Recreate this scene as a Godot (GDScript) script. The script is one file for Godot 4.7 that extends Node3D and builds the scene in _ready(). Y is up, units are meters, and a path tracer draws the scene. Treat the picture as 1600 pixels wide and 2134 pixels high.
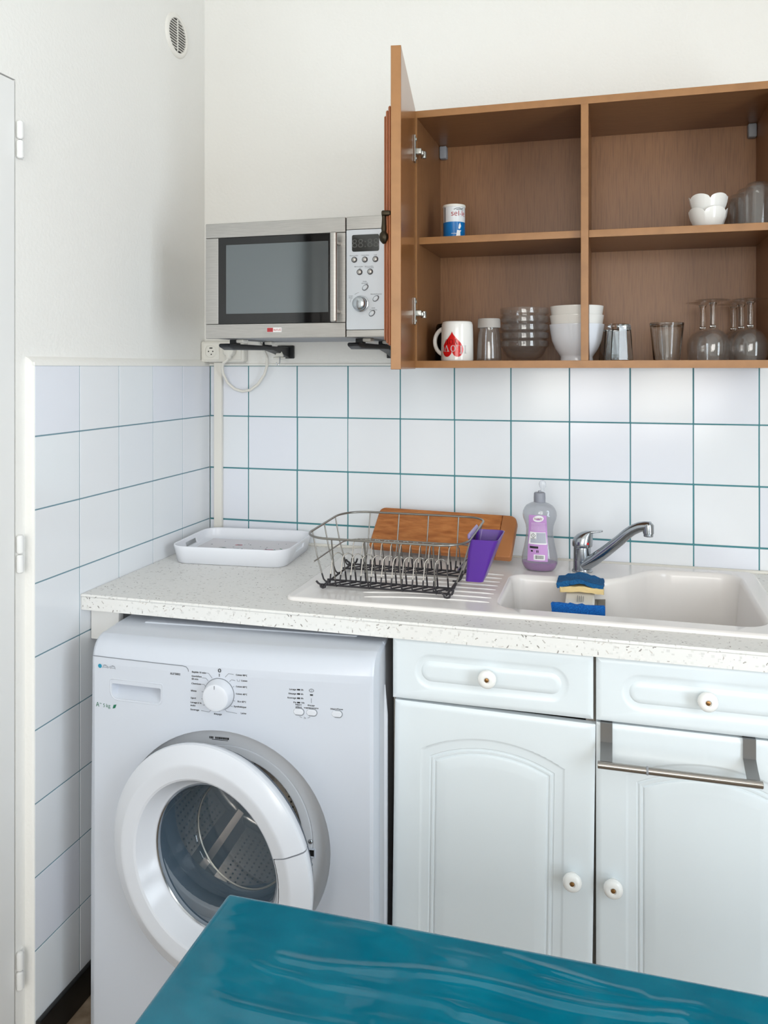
extends Node3D
# Corner kitchen: tiled corner, worktop with sink, washing machine, open wall cabinet, microwave on brackets.
# World: x to the right along the back wall, y up, z out of the back wall towards the camera. Metres.

# ---------------------------------------------------------------- mesh building
class MB:
	var v := PackedVector3Array()
	var t := PackedInt32Array()
	var uv := PackedVector2Array()

	func p(a: Vector3) -> int:
		v.append(a)
		return v.size() - 1

	func tri(a: int, b: int, c: int) -> void:
		t.append(a)
		t.append(b)
		t.append(c)

	func quad(a: int, b: int, c: int, d: int) -> void:
		tri(a, b, c)
		tri(a, c, d)

	func fix(from: int, hint := Vector3.ZERO) -> void:
		var s := 0.0
		var o: Vector3 = v[t[from]] if t.size() > from else Vector3.ZERO
		for i in range(from, t.size(), 3):
			var a := v[t[i]] - o
			var b := v[t[i + 1]] - o
			var c := v[t[i + 2]] - o
			if hint == Vector3.ZERO:
				s += a.dot(b.cross(c))
			else:
				s += (b - a).cross(c - a).dot(hint)
		if s < 0.0:
			for i in range(from, t.size(), 3):
				var k := t[i + 1]
				t[i + 1] = t[i + 2]
				t[i + 2] = k

	func box(c: Vector3, size: Vector3, bev := 0.0, basis := Basis()) -> MB:
		var f := t.size()
		var h := size * 0.5
		bev = minf(bev, minf(h.x, minf(h.y, h.z)) * 0.95)
		if bev <= 0.0:
			var k := []
			for i in 8:
				k.append(p(c + basis * Vector3(h.x * (1 if i & 1 else -1), h.y * (1 if i & 2 else -1), h.z * (1 if i & 4 else -1))))
			for q in [[0, 1, 3, 2], [4, 6, 7, 5], [0, 4, 5, 1], [2, 3, 7, 6], [0, 2, 6, 4], [1, 5, 7, 3]]:
				quad(k[q[0]], k[q[1]], k[q[2]], k[q[3]])
			fix(f)
			return self
		var id := {}
		for i in 8:
			var s := Vector3(1 if i & 1 else -1, 1 if i & 2 else -1, 1 if i & 4 else -1)
			for ax in 3:
				var q := s * (h - Vector3.ONE * bev)
				q[ax] = s[ax] * h[ax]
				id[Vector2i(i, ax)] = p(c + basis * q)
		for ax in 3:
			var b1 := (ax + 1) % 3
			var b2 := (ax + 2) % 3
			for s in [0, 1]:
				var r := []
				for cc in [[0, 0], [1, 0], [1, 1], [0, 1]]:
					r.append(id[Vector2i((s << ax) | (cc[0] << b1) | (cc[1] << b2), ax)])
				if s == 1:
					quad(r[0], r[1], r[2], r[3])
				else:
					quad(r[3], r[2], r[1], r[0])
			# edges running along ax
			for e in [[0, 0], [1, 0], [0, 1], [1, 1]]:
				var i0: int = (e[0] << b1) | (e[1] << b2)
				var i1: int = i0 | (1 << ax)
				var q := [id[Vector2i(i0, b1)], id[Vector2i(i1, b1)], id[Vector2i(i1, b2)], id[Vector2i(i0, b2)]]
				if e[0] == e[1]:
					quad(q[3], q[2], q[1], q[0])
				else:
					quad(q[0], q[1], q[2], q[3])
		for i in 8:
			var n := (i & 1) + ((i >> 1) & 1) + ((i >> 2) & 1)
			var a: int = id[Vector2i(i, 0)]
			var b: int = id[Vector2i(i, 1)]
			var d: int = id[Vector2i(i, 2)]
			if n % 2 == 1:
				tri(a, b, d)
			else:
				tri(a, d, b)
		fix(f)
		return self

	func ab(a: Vector3, b: Vector3, bev := 0.0) -> MB:   # box from corner to corner
		return box((a + b) * 0.5, (b - a).abs(), bev)

	# rings of equal size joined one after the other; cap: 0 open, 1 fan to the centroid
	func loft(rings: Array, cap0 := true, cap1 := true, closed := true, hint := Vector3.ZERO) -> MB:
		var f := t.size()
		var n: int = rings[0].size()
		var ids := []
		for r in rings:
			var row := PackedInt32Array()
			for q in r:
				row.append(p(q))
			ids.append(row)
		for i in rings.size() - 1:
			for j in (n if closed else n - 1):
				var k := (j + 1) % n
				quad(ids[i][j], ids[i][k], ids[i + 1][k], ids[i + 1][j])
		for e in [0, 1]:
			if (e == 0 and cap0) or (e == 1 and cap1):
				var r = rings[0] if e == 0 else rings[-1]
				var row = ids[0] if e == 0 else ids[-1]
				var c := Vector3.ZERO
				for q in r:
					c += q
				var ci := p(c / n)
				for j in n:
					var k := (j + 1) % n
					if e == 0:
						tri(ci, row[k], row[j])
					else:
						tri(ci, row[j], row[k])
		fix(f, hint)
		return self

	# profile of (radius, height) turned about local y
	func lathe(prof: Array, segs := 32, xf := Transform3D(), from_deg := 0.0, to_deg := 360.0, hint := Vector3.ZERO) -> MB:
		var f := t.size()
		var full := absf(to_deg - from_deg) > 359.9
		var cols := segs if full else segs + 1
		var ids := []
		for q in prof:
			var row := PackedInt32Array()
			if q.x < 1e-6:
				row.append(p(xf * Vector3(0, q.y, 0)))
			else:
				for j in cols:
					var a := deg_to_rad(from_deg + (to_deg - from_deg) * j / segs)
					row.append(p(xf * Vector3(q.x * cos(a), q.y, q.x * sin(a))))
			ids.append(row)
		for i in prof.size() - 1:
			var a: PackedInt32Array = ids[i]
			var b: PackedInt32Array = ids[i + 1]
			for j in (segs if full else cols - 1):
				var k := (j + 1) % cols
				if a.size() == 1 and b.size() == 1:
					continue
				elif a.size() == 1:
					tri(a[0], b[k], b[j])
				elif b.size() == 1:
					tri(a[j], a[k], b[0])
				else:
					quad(a[j], a[k], b[k], b[j])
		if not full:   # close the two cut ends
			for e in [0, cols - 1]:
				var poly := PackedVector2Array()
				for q in prof:
					poly.append(q)
				var tr := Geometry2D.triangulate_polygon(poly)
				var m := []
				for i in prof.size():
					m.append(ids[i][e] if ids[i].size() > 1 else ids[i][0])
				for i in range(0, tr.size(), 3):
					if e == 0:
						tri(m[tr[i]], m[tr[i + 1]], m[tr[i + 2]])
					else:
						tri(m[tr[i]], m[tr[i + 2]], m[tr[i + 1]])
		fix(f, hint)
		return self

	func cyl(c: Vector3, r: float, h: float, segs := 20, bev := 0.0, basis := Basis()) -> MB:
		var b := minf(bev, minf(r, h * 0.5) * 0.9)
		var pr := [Vector2(0, -h / 2), Vector2(r - b, -h / 2), Vector2(r, -h / 2 + b), Vector2(r, h / 2 - b), Vector2(r - b, h / 2), Vector2(0, h / 2)]
		if b <= 0.0:
			pr = [Vector2(0, -h / 2), Vector2(r, -h / 2), Vector2(r, h / 2), Vector2(0, h / 2)]
		return lathe(pr, segs, Transform3D(basis, c))

	func tube(path: Array, rad, segs := 8, closed := false) -> MB:
		var rings := []
		var n := path.size()
		var up := Vector3.UP
		for i in n:
			var a: Vector3 = path[(i - 1 + n) % n] if closed or i > 0 else path[i]
			var b: Vector3 = path[(i + 1) % n] if closed or i < n - 1 else path[i]
			var d := (b - a).normalized()
			if i == 0:
				up = Vector3.UP if absf(d.y) < 0.9 else Vector3.RIGHT
			up = (up - d * up.dot(d)).normalized()
			var s := d.cross(up)
			var r: float = rad[i] if rad is Array else rad
			var ring := PackedVector3Array()
			for j in segs:
				var g := TAU * j / segs
				ring.append(path[i] + (up * cos(g) + s * sin(g)) * r)
			rings.append(ring)
		if closed:
			rings.append(rings[0])
		return loft(rings, not closed, not closed)

	# flat polygon (counter-clockwise, local xy) pushed from z0 to z1
	func prism(poly: PackedVector2Array, z0: float, z1: float, xf := Transform3D(), bev := 0.0) -> MB:
		var f := t.size()
		var tr := Geometry2D.triangulate_polygon(poly)
		var n := poly.size()
		var lv := [[z0, 0.0], [z1, 0.0]]
		if bev > 0.0:
			lv = [[z0, 0.0], [z1 - bev, 0.0], [z1, bev]]
		var ids := []
		for l in lv:
			var row := PackedInt32Array()
			var q := MB.inset(poly, l[1]) if l[1] > 0.0 else poly
			for a in q:
				row.append(p(xf * Vector3(a.x, a.y, l[0])))
			ids.append(row)
		for i in ids.size() - 1:
			for j in n:
				var k := (j + 1) % n
				quad(ids[i][j], ids[i][k], ids[i + 1][k], ids[i + 1][j])
		for i in range(0, tr.size(), 3):
			tri(ids[0][tr[i]], ids[0][tr[i + 2]], ids[0][tr[i + 1]])
			tri(ids[-1][tr[i]], ids[-1][tr[i + 1]], ids[-1][tr[i + 2]])
		fix(f)
		return self

	static func area2(poly: PackedVector2Array) -> float:
		var s := 0.0
		for i in poly.size():
			s += poly[i].cross(poly[(i + 1) % poly.size()])
		return s

	static func inset(poly: PackedVector2Array, d: float) -> PackedVector2Array:   # same number of points, moved inwards
		var out := PackedVector2Array()
		var n := poly.size()
		var sg := 1.0 if area2(poly) > 0.0 else -1.0
		for i in n:
			var a := (poly[i] - poly[(i - 1 + n) % n]).normalized()
			var b := (poly[(i + 1) % n] - poly[i]).normalized()
			var na := Vector2(-a.y, a.x) * sg
			var nb := Vector2(-b.y, b.x) * sg
			var m := (na + nb)
			if m.length() < 1e-6:
				m = na
			m = m.normalized()
			out.append(poly[i] + m * (d / maxf(0.35, m.dot(na))))
		return out

	# a sheet with outline minus holes, cut in strips along x, bent by fn(Vector2) -> Vector3
	func plate(outline: PackedVector2Array, holes: Array, step: float, fn: Callable, hint: Vector3) -> MB:
		var f := t.size()
		var x0 := INF
		var x1 := -INF
		var y0 := INF
		var y1 := -INF
		for q in outline:
			x0 = minf(x0, q.x)
			x1 = maxf(x1, q.x)
			y0 = minf(y0, q.y)
			y1 = maxf(y1, q.y)
		var n := int(ceil((x1 - x0) / step))
		for i in n:
			var a := x0 + (x1 - x0) * i / n
			var b := x0 + (x1 - x0) * (i + 1) / n
			var strip := PackedVector2Array([Vector2(a, y0 - 1), Vector2(b, y0 - 1), Vector2(b, y1 + 1), Vector2(a, y1 + 1)])
			var pieces: Array = Geometry2D.intersect_polygons(strip, outline)
			for h in holes:
				var nx := []
				for q in pieces:
					nx.append_array(Geometry2D.clip_polygons(q, h))
				pieces = nx
			for q in pieces:
				var tr := Geometry2D.triangulate_polygon(q)
				var base := v.size()
				for w in q:
					p(fn.call(w))
				for k in range(0, tr.size(), 3):
					var s: float = (q[tr[k + 1]] - q[tr[k]]).cross(q[tr[k + 2]] - q[tr[k]])
					if s > 0:
						tri(base + tr[k], base + tr[k + 1], base + tr[k + 2])
					else:
						tri(base + tr[k], base + tr[k + 2], base + tr[k + 1])
		fix(f, hint)
		return self

	# grid sheet over u, v in 0..1
	func sheet(nu: int, nv: int, fn: Callable, hint: Vector3, with_uv := false) -> MB:
		var f := t.size()
		var base := v.size()
		for j in nv + 1:
			for i in nu + 1:
				p(fn.call(float(i) / nu, float(j) / nv))
				if with_uv:
					uv.append(Vector2(float(i) / nu, 1.0 - float(j) / nv))
		for j in nv:
			for i in nu:
				var a := base + j * (nu + 1) + i
				quad(a, a + 1, a + nu + 2, a + nu + 1)
		fix(f, hint)
		return self

	func add(o: MB, xf := Transform3D()) -> MB:
		var base := v.size()
		for q in o.v:
			v.append(xf * q)
		for i in o.t:
			t.append(base + i)
		return self

	func move(xf: Transform3D) -> MB:
		for i in v.size():
			v[i] = xf * v[i]
		return self

	func mesh(crease := 50.0) -> ArrayMesh:
		var nf := t.size() / 3
		var wid := PackedInt32Array()
		wid.resize(v.size())
		var seen := {}
		for i in v.size():
			var k := Vector3i((v[i] * 50000.0).round())
			if not seen.has(k):
				seen[k] = seen.size()
			wid[i] = seen[k]
		var fn := PackedVector3Array()
		fn.resize(nf)
		var fu := PackedVector3Array()
		fu.resize(nf)
		var adj := []
		adj.resize(seen.size())
		for i in adj.size():
			adj[i] = []
		for i in nf:
			var n := (v[t[i * 3 + 1]] - v[t[i * 3]]).cross(v[t[i * 3 + 2]] - v[t[i * 3]])
			fn[i] = n
			fu[i] = n.normalized()
			for k in 3:
				adj[wid[t[i * 3 + k]]].append(i)
		var cmin := cos(deg_to_rad(crease))
		var pv := PackedVector3Array()
		var pn := PackedVector3Array()
		var pu := PackedVector2Array()
		var with_uv := uv.size() == v.size()
		for i in nf:
			if fn[i].length_squared() < 1e-22:
				continue
			for k in [0, 2, 1]:
				var vi := t[i * 3 + k]
				var n := Vector3.ZERO
				for g in adj[wid[vi]]:
					if fu[g].dot(fu[i]) >= cmin:
						n += fn[g]
				pv.append(v[vi])
				pn.append(n.normalized() if n.length_squared() > 0.0 else fu[i])
				if with_uv:
					pu.append(uv[vi])
		var arr := []
		arr.resize(Mesh.ARRAY_MAX)
		arr[Mesh.ARRAY_VERTEX] = pv
		arr[Mesh.ARRAY_NORMAL] = pn
		if with_uv:
			arr[Mesh.ARRAY_TEX_UV] = pu
		var m := ArrayMesh.new()
		m.add_surface_from_arrays(Mesh.PRIMITIVE_TRIANGLES, arr)
		return m


# ---------------------------------------------------------------- nodes
var M := {}
var used := {}
var rng := RandomNumberGenerator.new()
var font_sans: SystemFont
var font_serif: SystemFont
var font_bold: SystemFont
var bold := false


func numbered(called: String) -> String:
	if not used.has(called):
		used[called] = 0
		return called
	used[called] += 1
	return "%s_%03d" % [called, used[called]]


func tag(o: Node3D, label: String, category: String, group := "") -> void:
	if label:
		o.set_meta("label", label)
	if category:
		o.set_meta("category", category)
	if group:
		o.set_meta("group", group)


func thing(called: String, label: String, category: String, at := Vector3.ZERO, turn := 0.0, group := "") -> Node3D:
	var o := Node3D.new()
	o.name = numbered(called)
	add_child(o)
	o.position = at
	o.rotation.y = turn
	tag(o, label, category, group)
	return o


# commit a mesh; coordinates are the world's unless local
func put(called: String, b: MB, m: Material, parent: Node3D = null, local := false, crease := 50.0) -> MeshInstance3D:
	var o := MeshInstance3D.new()
	if parent and not local:
		b.move(parent.global_transform.affine_inverse())
	o.mesh = b.mesh(crease)
	o.material_override = m
	if parent:
		o.name = called
		parent.add_child(o, true)
	else:
		o.name = numbered(called)
		add_child(o)
	return o


func struct(o: Node3D, label: String) -> Node3D:
	o.set_meta("kind", "structure")
	o.set_meta("label", label)
	return o


func dup(root: Node3D, at: Vector3, turn: float, label: String, called := "") -> Node3D:
	var r: Node3D = root.duplicate()
	var base := called if called else String(root.name)
	r.name = numbered(base)
	add_child(r)
	r.position = at
	r.rotation.y = turn
	r.set_meta("label", label)
	return r


# ---------------------------------------------------------------- shapes
const UPRIGHT := Transform3D(Vector3(1, 0, 0), Vector3(0, 0, 1), Vector3(0, 1, 0), Vector3.ZERO)   # polygon in x, z pushed upwards


func rrect(w: float, h: float, r: float, n := 5, c := Vector2.ZERO) -> PackedVector2Array:
	return fillet(PackedVector2Array([c + Vector2(-w / 2, -h / 2), c + Vector2(w / 2, -h / 2), c + Vector2(w / 2, h / 2), c + Vector2(-w / 2, h / 2)]), [r, r, r, r], n)


func fillet(pts: PackedVector2Array, radii: Array, n := 5) -> PackedVector2Array:
	var out := PackedVector2Array()
	var m := pts.size()
	for i in m:
		var a := pts[(i - 1 + m) % m]
		var b := pts[i]
		var c := pts[(i + 1) % m]
		var r: float = radii[i]
		if r <= 0.0:
			out.append(b)
			continue
		var d0 := (a - b).normalized()
		var d1 := (c - b).normalized()
		var half := acos(clampf(d0.dot(d1), -1, 1)) / 2
		var l := r / tan(half)
		var cc := b + (d0 + d1).normalized() * (r / sin(half))
		var s := b + d0 * l
		var e := b + d1 * l
		var a0 := (s - cc).angle()
		var da := wrapf((e - cc).angle() - a0, -PI, PI)
		for k in n + 1:
			out.append(cc + Vector2.from_angle(a0 + da * k / n) * r)
	return out


func circle(c: Vector2, r: float, n := 24) -> PackedVector2Array:
	var out := PackedVector2Array()
	for i in n:
		out.append(c + Vector2.from_angle(TAU * i / n) * r)
	return out


func band(pts: Array, w: float) -> PackedVector2Array:   # an open line given width
	var l := PackedVector2Array()
	var r := PackedVector2Array()
	for i in pts.size():
		var a: Vector2 = pts[maxi(i - 1, 0)]
		var b: Vector2 = pts[mini(i + 1, pts.size() - 1)]
		var d := (b - a).normalized()
		var n := Vector2(-d.y, d.x) * w / 2
		l.append(pts[i] - n)
		r.append(pts[i] + n)
	r.reverse()
	l.append_array(r)
	return l


func ring3(poly: PackedVector2Array, y: float) -> PackedVector3Array:   # polygon given in x, z
	var out := PackedVector3Array()
	for q in poly:
		out.append(Vector3(q.x, y, q.y))
	return out


func ringz(poly: PackedVector2Array, z: float) -> PackedVector3Array:   # polygon given in x, y
	var out := PackedVector3Array()
	for q in poly:
		out.append(Vector3(q.x, q.y, z))
	return out


func turn_xf(at: Vector3, deg: float) -> Transform3D:
	return Transform3D(Basis(Vector3.UP, deg_to_rad(deg)), at)


# lettering lying in local xy, facing +z, placed by fn(Vector3) -> Vector3; align -1 left, 0 centre, 1 right
func txt(b: MB, s: String, size: float, fn: Callable, align := 0, serif := false, depth := 0.0003) -> void:
	var tm := TextMesh.new()
	tm.font = font_serif if serif else font_bold if bold else font_sans
	tm.text = s
	tm.font_size = 24
	tm.pixel_size = size / 24.0
	tm.depth = depth
	tm.curve_step = 3.0
	tm.horizontal_alignment = HORIZONTAL_ALIGNMENT_CENTER
	var arr := tm.get_mesh_arrays()
	var vs: PackedVector3Array = arr[Mesh.ARRAY_VERTEX]
	var ix: PackedInt32Array = arr[Mesh.ARRAY_INDEX]
	var x0 := INF
	var x1 := -INF
	for q in vs:
		x0 = minf(x0, q.x)
		x1 = maxf(x1, q.x)
	var off := -(x0 + x1) / 2
	if align < 0:
		off = -x0
	elif align > 0:
		off = -x1
	var base := b.v.size()
	for q in vs:
		b.p(fn.call(q + Vector3(off, 0, 0)))
	for i in range(0, ix.size(), 3):
		b.tri(base + ix[i], base + ix[i + 2], base + ix[i + 1])


func at_xf(x: Transform3D) -> Callable:
	return func(q: Vector3) -> Vector3: return x * q


# ---------------------------------------------------------------- materials
func mat(called: String, c: Color, rough := 0.5, metal := 0.0) -> StandardMaterial3D:
	var m := StandardMaterial3D.new()
	m.resource_name = called
	m.albedo_color = c
	m.roughness = rough
	m.metallic = metal
	M[called] = m
	return m


func glass(called: String, c: Color, a: float, solid := true, rough := 0.02) -> StandardMaterial3D:
	var m := mat(called, Color(c.r, c.g, c.b, a), rough)
	m.transparency = BaseMaterial3D.TRANSPARENCY_ALPHA
	if solid:
		m.refraction_enabled = true
		m.refraction_scale = 0.05
	return m


func noise_tex(freq: float, ramp: Array, sd: int, octaves := 4, size := 512) -> NoiseTexture2D:
	var n := FastNoiseLite.new()
	n.noise_type = FastNoiseLite.TYPE_SIMPLEX_SMOOTH
	n.seed = sd
	n.frequency = freq
	n.fractal_octaves = octaves
	var t := NoiseTexture2D.new()
	t.width = size
	t.height = size
	t.seamless = true
	t.noise = n
	var g := Gradient.new()
	var offs := PackedFloat32Array()
	var cols := PackedColorArray()
	for r in ramp:
		offs.append(r[0])
		cols.append(r[1])
	g.offsets = offs
	g.colors = cols
	t.color_ramp = g
	return t


func tri(m: StandardMaterial3D, s: Vector3, world := false) -> void:
	m.uv1_triplanar = true
	m.uv1_world_triplanar = world
	m.uv1_scale = s


func speckle_image() -> ImageTexture:
	var n := 1024
	var im := Image.create(n, n, false, Image.FORMAT_RGB8)
	im.fill(Color(0.915, 0.91, 0.90))
	for i in 2600:
		var x := rng.randi_range(0, n - 1)
		var y := rng.randi_range(0, n - 1)
		var s := rng.randi_range(3, 14)
		var k := rng.randf_range(0.84, 0.945)
		im.fill_rect(Rect2i(x, y, s, rng.randi_range(3, 10)), Color(k, k * 0.995, k * 0.98))
	for i in 560:
		var x := rng.randi_range(4, n - 20)
		var y := rng.randi_range(4, n - 20)
		var a := rng.randf() * TAU
		var l := rng.randi_range(2, 9)
		var k := rng.randf_range(0.52, 0.84)
		for j in l:
			var w := rng.randi_range(2, 4)
			im.fill_rect(Rect2i(int(x + cos(a) * j * 1.6), int(y + sin(a) * j * 1.6), w, w), Color(k, k * 0.97, k * 0.94))
	return ImageTexture.create_from_image(im)


func materials() -> void:
	mat("plaster", Color(0.935, 0.93, 0.915), 0.75)
	var pb := M.plaster as StandardMaterial3D
	pb.heightmap_enabled = true
	pb.heightmap_texture = noise_tex(0.05, [[0.0, Color.BLACK], [1.0, Color.WHITE]], 5, 3, 512)
	pb.heightmap_scale = 0.05
	tri(pb, Vector3.ONE * 3.0, true)
	mat("white_paint", Color(0.92, 0.92, 0.915), 0.4)
	for i in 4:
		var c: Color = [Color(0.905, 0.92, 0.94), Color(0.91, 0.925, 0.94), Color(0.90, 0.912, 0.945), Color(0.912, 0.922, 0.937)][i]
		mat("tile_%d" % i, c, 0.16)
	mat("grout", Color(0.28, 0.52, 0.55), 0.8)
	mat("grout_pale", Color(0.45, 0.58, 0.63), 0.8)
	mat("skirting", Color(0.06, 0.058, 0.06), 0.35)
	mat("floor", Color(0.66, 0.585, 0.50), 0.5)
	M.floor.albedo_texture = noise_tex(0.02, [[0.2, Color(0.8, 0.78, 0.76)], [0.8, Color.WHITE]], 11)
	tri(M.floor, Vector3.ONE * 1.5, true)
	var w := mat("wood", Color(1, 1, 1), 0.42)
	w.albedo_texture = noise_tex(0.016, [[0.1, Color(0.475, 0.325, 0.205)], [0.4, Color(0.525, 0.36, 0.228)], [0.62, Color(0.55, 0.385, 0.245)], [0.95, Color(0.50, 0.342, 0.215)]], 3, 5, 1024)
	tri(w, Vector3(13, 0.55, 13))
	var wd := mat("wood_gloss", Color(1.06, 1.0, 0.9), 0.2)
	wd.albedo_texture = w.albedo_texture
	tri(wd, Vector3(13, 0.55, 13))
	var wh := mat("wood_across", Color(1, 1, 1), 0.32)
	wh.albedo_texture = w.albedo_texture
	tri(wh, Vector3(0.55, 13, 13))
	var we := mat("wood_edge", Color(1, 1, 1), 0.42)
	we.albedo_texture = noise_tex(0.02, [[0.1, Color(0.57, 0.395, 0.225)], [0.6, Color(0.62, 0.435, 0.255)], [1.0, Color(0.585, 0.405, 0.235)]], 8, 4)
	tri(we, Vector3(1.2, 1.2, 9))
	var wr := mat("wood_red", Color(0.70, 0.43, 0.28), 0.35)
	wr.albedo_texture = noise_tex(0.015, [[0.1, Color(0.85, 0.8, 0.78)], [0.9, Color.WHITE]], 9, 4)
	tri(wr, Vector3(12, 1, 12))
	mat("zinc", Color(0.72, 0.72, 0.70), 0.35, 0.9)
	mat("grey_plastic", Color(0.55, 0.56, 0.58), 0.5)
	mat("old_brass", Color(0.20, 0.17, 0.12), 0.4, 0.75)
	mat("brass", Color(0.60, 0.45, 0.28), 0.35, 0.9)
	mat("chrome", Color(0.66, 0.68, 0.70), 0.2, 1.0)
	mat("wire", Color(0.56, 0.55, 0.53), 0.32, 0.92)
	mat("dark_coat", Color(0.16, 0.15, 0.17), 0.5)
	var st := mat("steel", Color(0.70, 0.692, 0.68), 0.38, 0.85)
	st.albedo_texture = noise_tex(0.02, [[0.1, Color(0.93, 0.93, 0.93)], [0.9, Color.WHITE]], 21, 4)
	tri(st, Vector3(1.5, 40, 40))
	mat("steel_bar", Color(0.62, 0.60, 0.58), 0.25, 0.95)
	mat("steel_strap", Color(0.56, 0.56, 0.56), 0.38, 0.9)
	mat("dark_ring", Color(0.30, 0.31, 0.33), 0.4, 0.3)
	mat("silver_plastic", Color(0.83, 0.86, 0.89), 0.42)
	mat("black_glass", Color(0.05, 0.055, 0.06), 0.05)
	mat("mw_screen", Color(0.40, 0.425, 0.435), 0.07, 0.5)
	mat("display", Color(0.16, 0.17, 0.165), 0.12)
	mat("digit", Color(0.30, 0.31, 0.30), 0.4)
	mat("black_metal", Color(0.075, 0.085, 0.10), 0.42)
	mat("ink", Color(0.12, 0.12, 0.13), 0.6)
	mat("ink_grey", Color(0.50, 0.52, 0.55), 0.6)
	mat("red", Color(0.80, 0.06, 0.07), 0.2)
	mat("dark_red", Color(0.55, 0.05, 0.08), 0.3)
	mat("white_print", Color(0.93, 0.93, 0.93), 0.4)
	mat("cream_plastic", Color(0.90, 0.89, 0.86), 0.4)
	mat("hole", Color(0.05, 0.05, 0.05), 0.7)
	mat("ceramic", Color(0.93, 0.925, 0.91), 0.12)
	mat("ceramic_white", Color(0.90, 0.915, 0.945), 0.14)
	mat("black_ceramic", Color(0.03, 0.032, 0.038), 0.15)
	mat("sink", Color(0.92, 0.905, 0.895), 0.2)
	var wt := mat("worktop", Color.WHITE, 0.42)
	wt.albedo_texture = speckle_image()
	tri(wt, Vector3.ONE * 2.1, true)
	mat("cupboard", Color(0.885, 0.915, 0.93), 0.34)
	mat("carcass", Color(0.55, 0.53, 0.5), 0.7)
	mat("porcelain", Color(0.95, 0.95, 0.94), 0.1)
	mat("machine", Color(0.81, 0.832, 0.872), 0.3)
	mat("machine_side", Color(0.88, 0.89, 0.91), 0.38)
	mat("door_white", Color(0.86, 0.875, 0.905), 0.22)
	mat("rubber", Color(0.33, 0.36, 0.40), 0.6)
	mat("drum", Color(0.80, 0.78, 0.76), 0.26, 0.85)
	mat("drum_back", Color(0.78, 0.74, 0.71), 0.35, 0.8)
	glass("door_glass", Color(0.40, 0.50, 0.58), 0.33, false, 0.03)
	glass("clear", Color(0.50, 0.49, 0.48), 0.10, false, 0.01)
	glass("clear_solid", Color(0.97, 0.98, 0.98), 0.0, true)
	glass("bottle", Color(0.62, 0.64, 0.68), 0.36, false, 0.12)
	glass("bottle_cap", Color(0.85, 0.87, 0.9), 0.35, false, 0.2)
	glass("soap", Color(0.66, 0.30, 0.66), 0.85, false, 0.15)
	mat("soap_cap", Color(0.56, 0.57, 0.61), 0.45)
	mat("mauve", Color(0.76, 0.57, 0.80), 0.45)
	mat("mauve_pale", Color(0.83, 0.69, 0.86), 0.45)
	mat("grey_print", Color(0.68, 0.69, 0.74), 0.5)
	mat("tin_white", Color(0.87, 0.88, 0.89), 0.25)
	mat("tin_blue", Color(0.05, 0.42, 0.68), 0.25)
	var sb := mat("scour_blue", Color(0.11, 0.42, 0.62), 0.95)
	sb.albedo_texture = noise_tex(0.08, [[0.2, Color(0.6, 0.7, 0.8)], [0.8, Color.WHITE]], 31, 3, 256)
	tri(sb, Vector3.ONE * 12)
	mat("scour_bright", Color(0.04, 0.44, 0.76), 0.95)
	M.scour_bright.albedo_texture = sb.albedo_texture
	tri(M.scour_bright, Vector3.ONE * 12)
	mat("foam", Color(0.90, 0.80, 0.58), 0.95)
	mat("caddy", Color(0.91, 0.905, 0.89), 0.3)
	mat("purple", Color(0.36, 0.19, 0.60), 0.28)
	mat("purple_pale", Color(0.60, 0.54, 0.74), 0.3)
	var cb := mat("board", Color.WHITE, 0.42)
	cb.albedo_texture = noise_tex(0.014, [[0.1, Color(0.56, 0.32, 0.16)], [0.45, Color(0.70, 0.43, 0.23)], [0.7, Color(0.77, 0.51, 0.29)], [1.0, Color(0.64, 0.38, 0.20)]], 14, 5)
	tri(cb, Vector3(1.6, 11, 11))
	mat("board_light", Color(0.70, 0.46, 0.28), 0.45)
	mat("tray", Color(0.91, 0.92, 0.945), 0.25)
	mat("tray_floor", Color(0.84, 0.825, 0.83), 0.25)
	var oc := mat("oilcloth", Color.WHITE, 0.09)
	oc.albedo_texture = noise_tex(0.01, [[0.2, Color(0.0, 0.385, 0.475)], [0.8, Color(0.0, 0.43, 0.52)]], 17, 4)
	tri(oc, Vector3.ONE * 2.0)
	mat("dark_wood", Color(0.27, 0.19, 0.14), 0.45)
	mat("table_wood", Color(0.75, 0.68, 0.58), 0.5)
	mat("leaf_green", Color(0.05, 0.42, 0.30), 0.5)
	mat("teal_dot", Color(0.10, 0.55, 0.68), 0.4)
	mat("badge_red", Color(0.66, 0.17, 0.19), 0.4)
	mat("louvre", Color(0.92, 0.91, 0.885), 0.45)
	mat("duct", Color(0.07, 0.06, 0.05), 0.8)
	glass("pane", Color(0.9, 0.95, 1.0), 0.04, false, 0.0)


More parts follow.
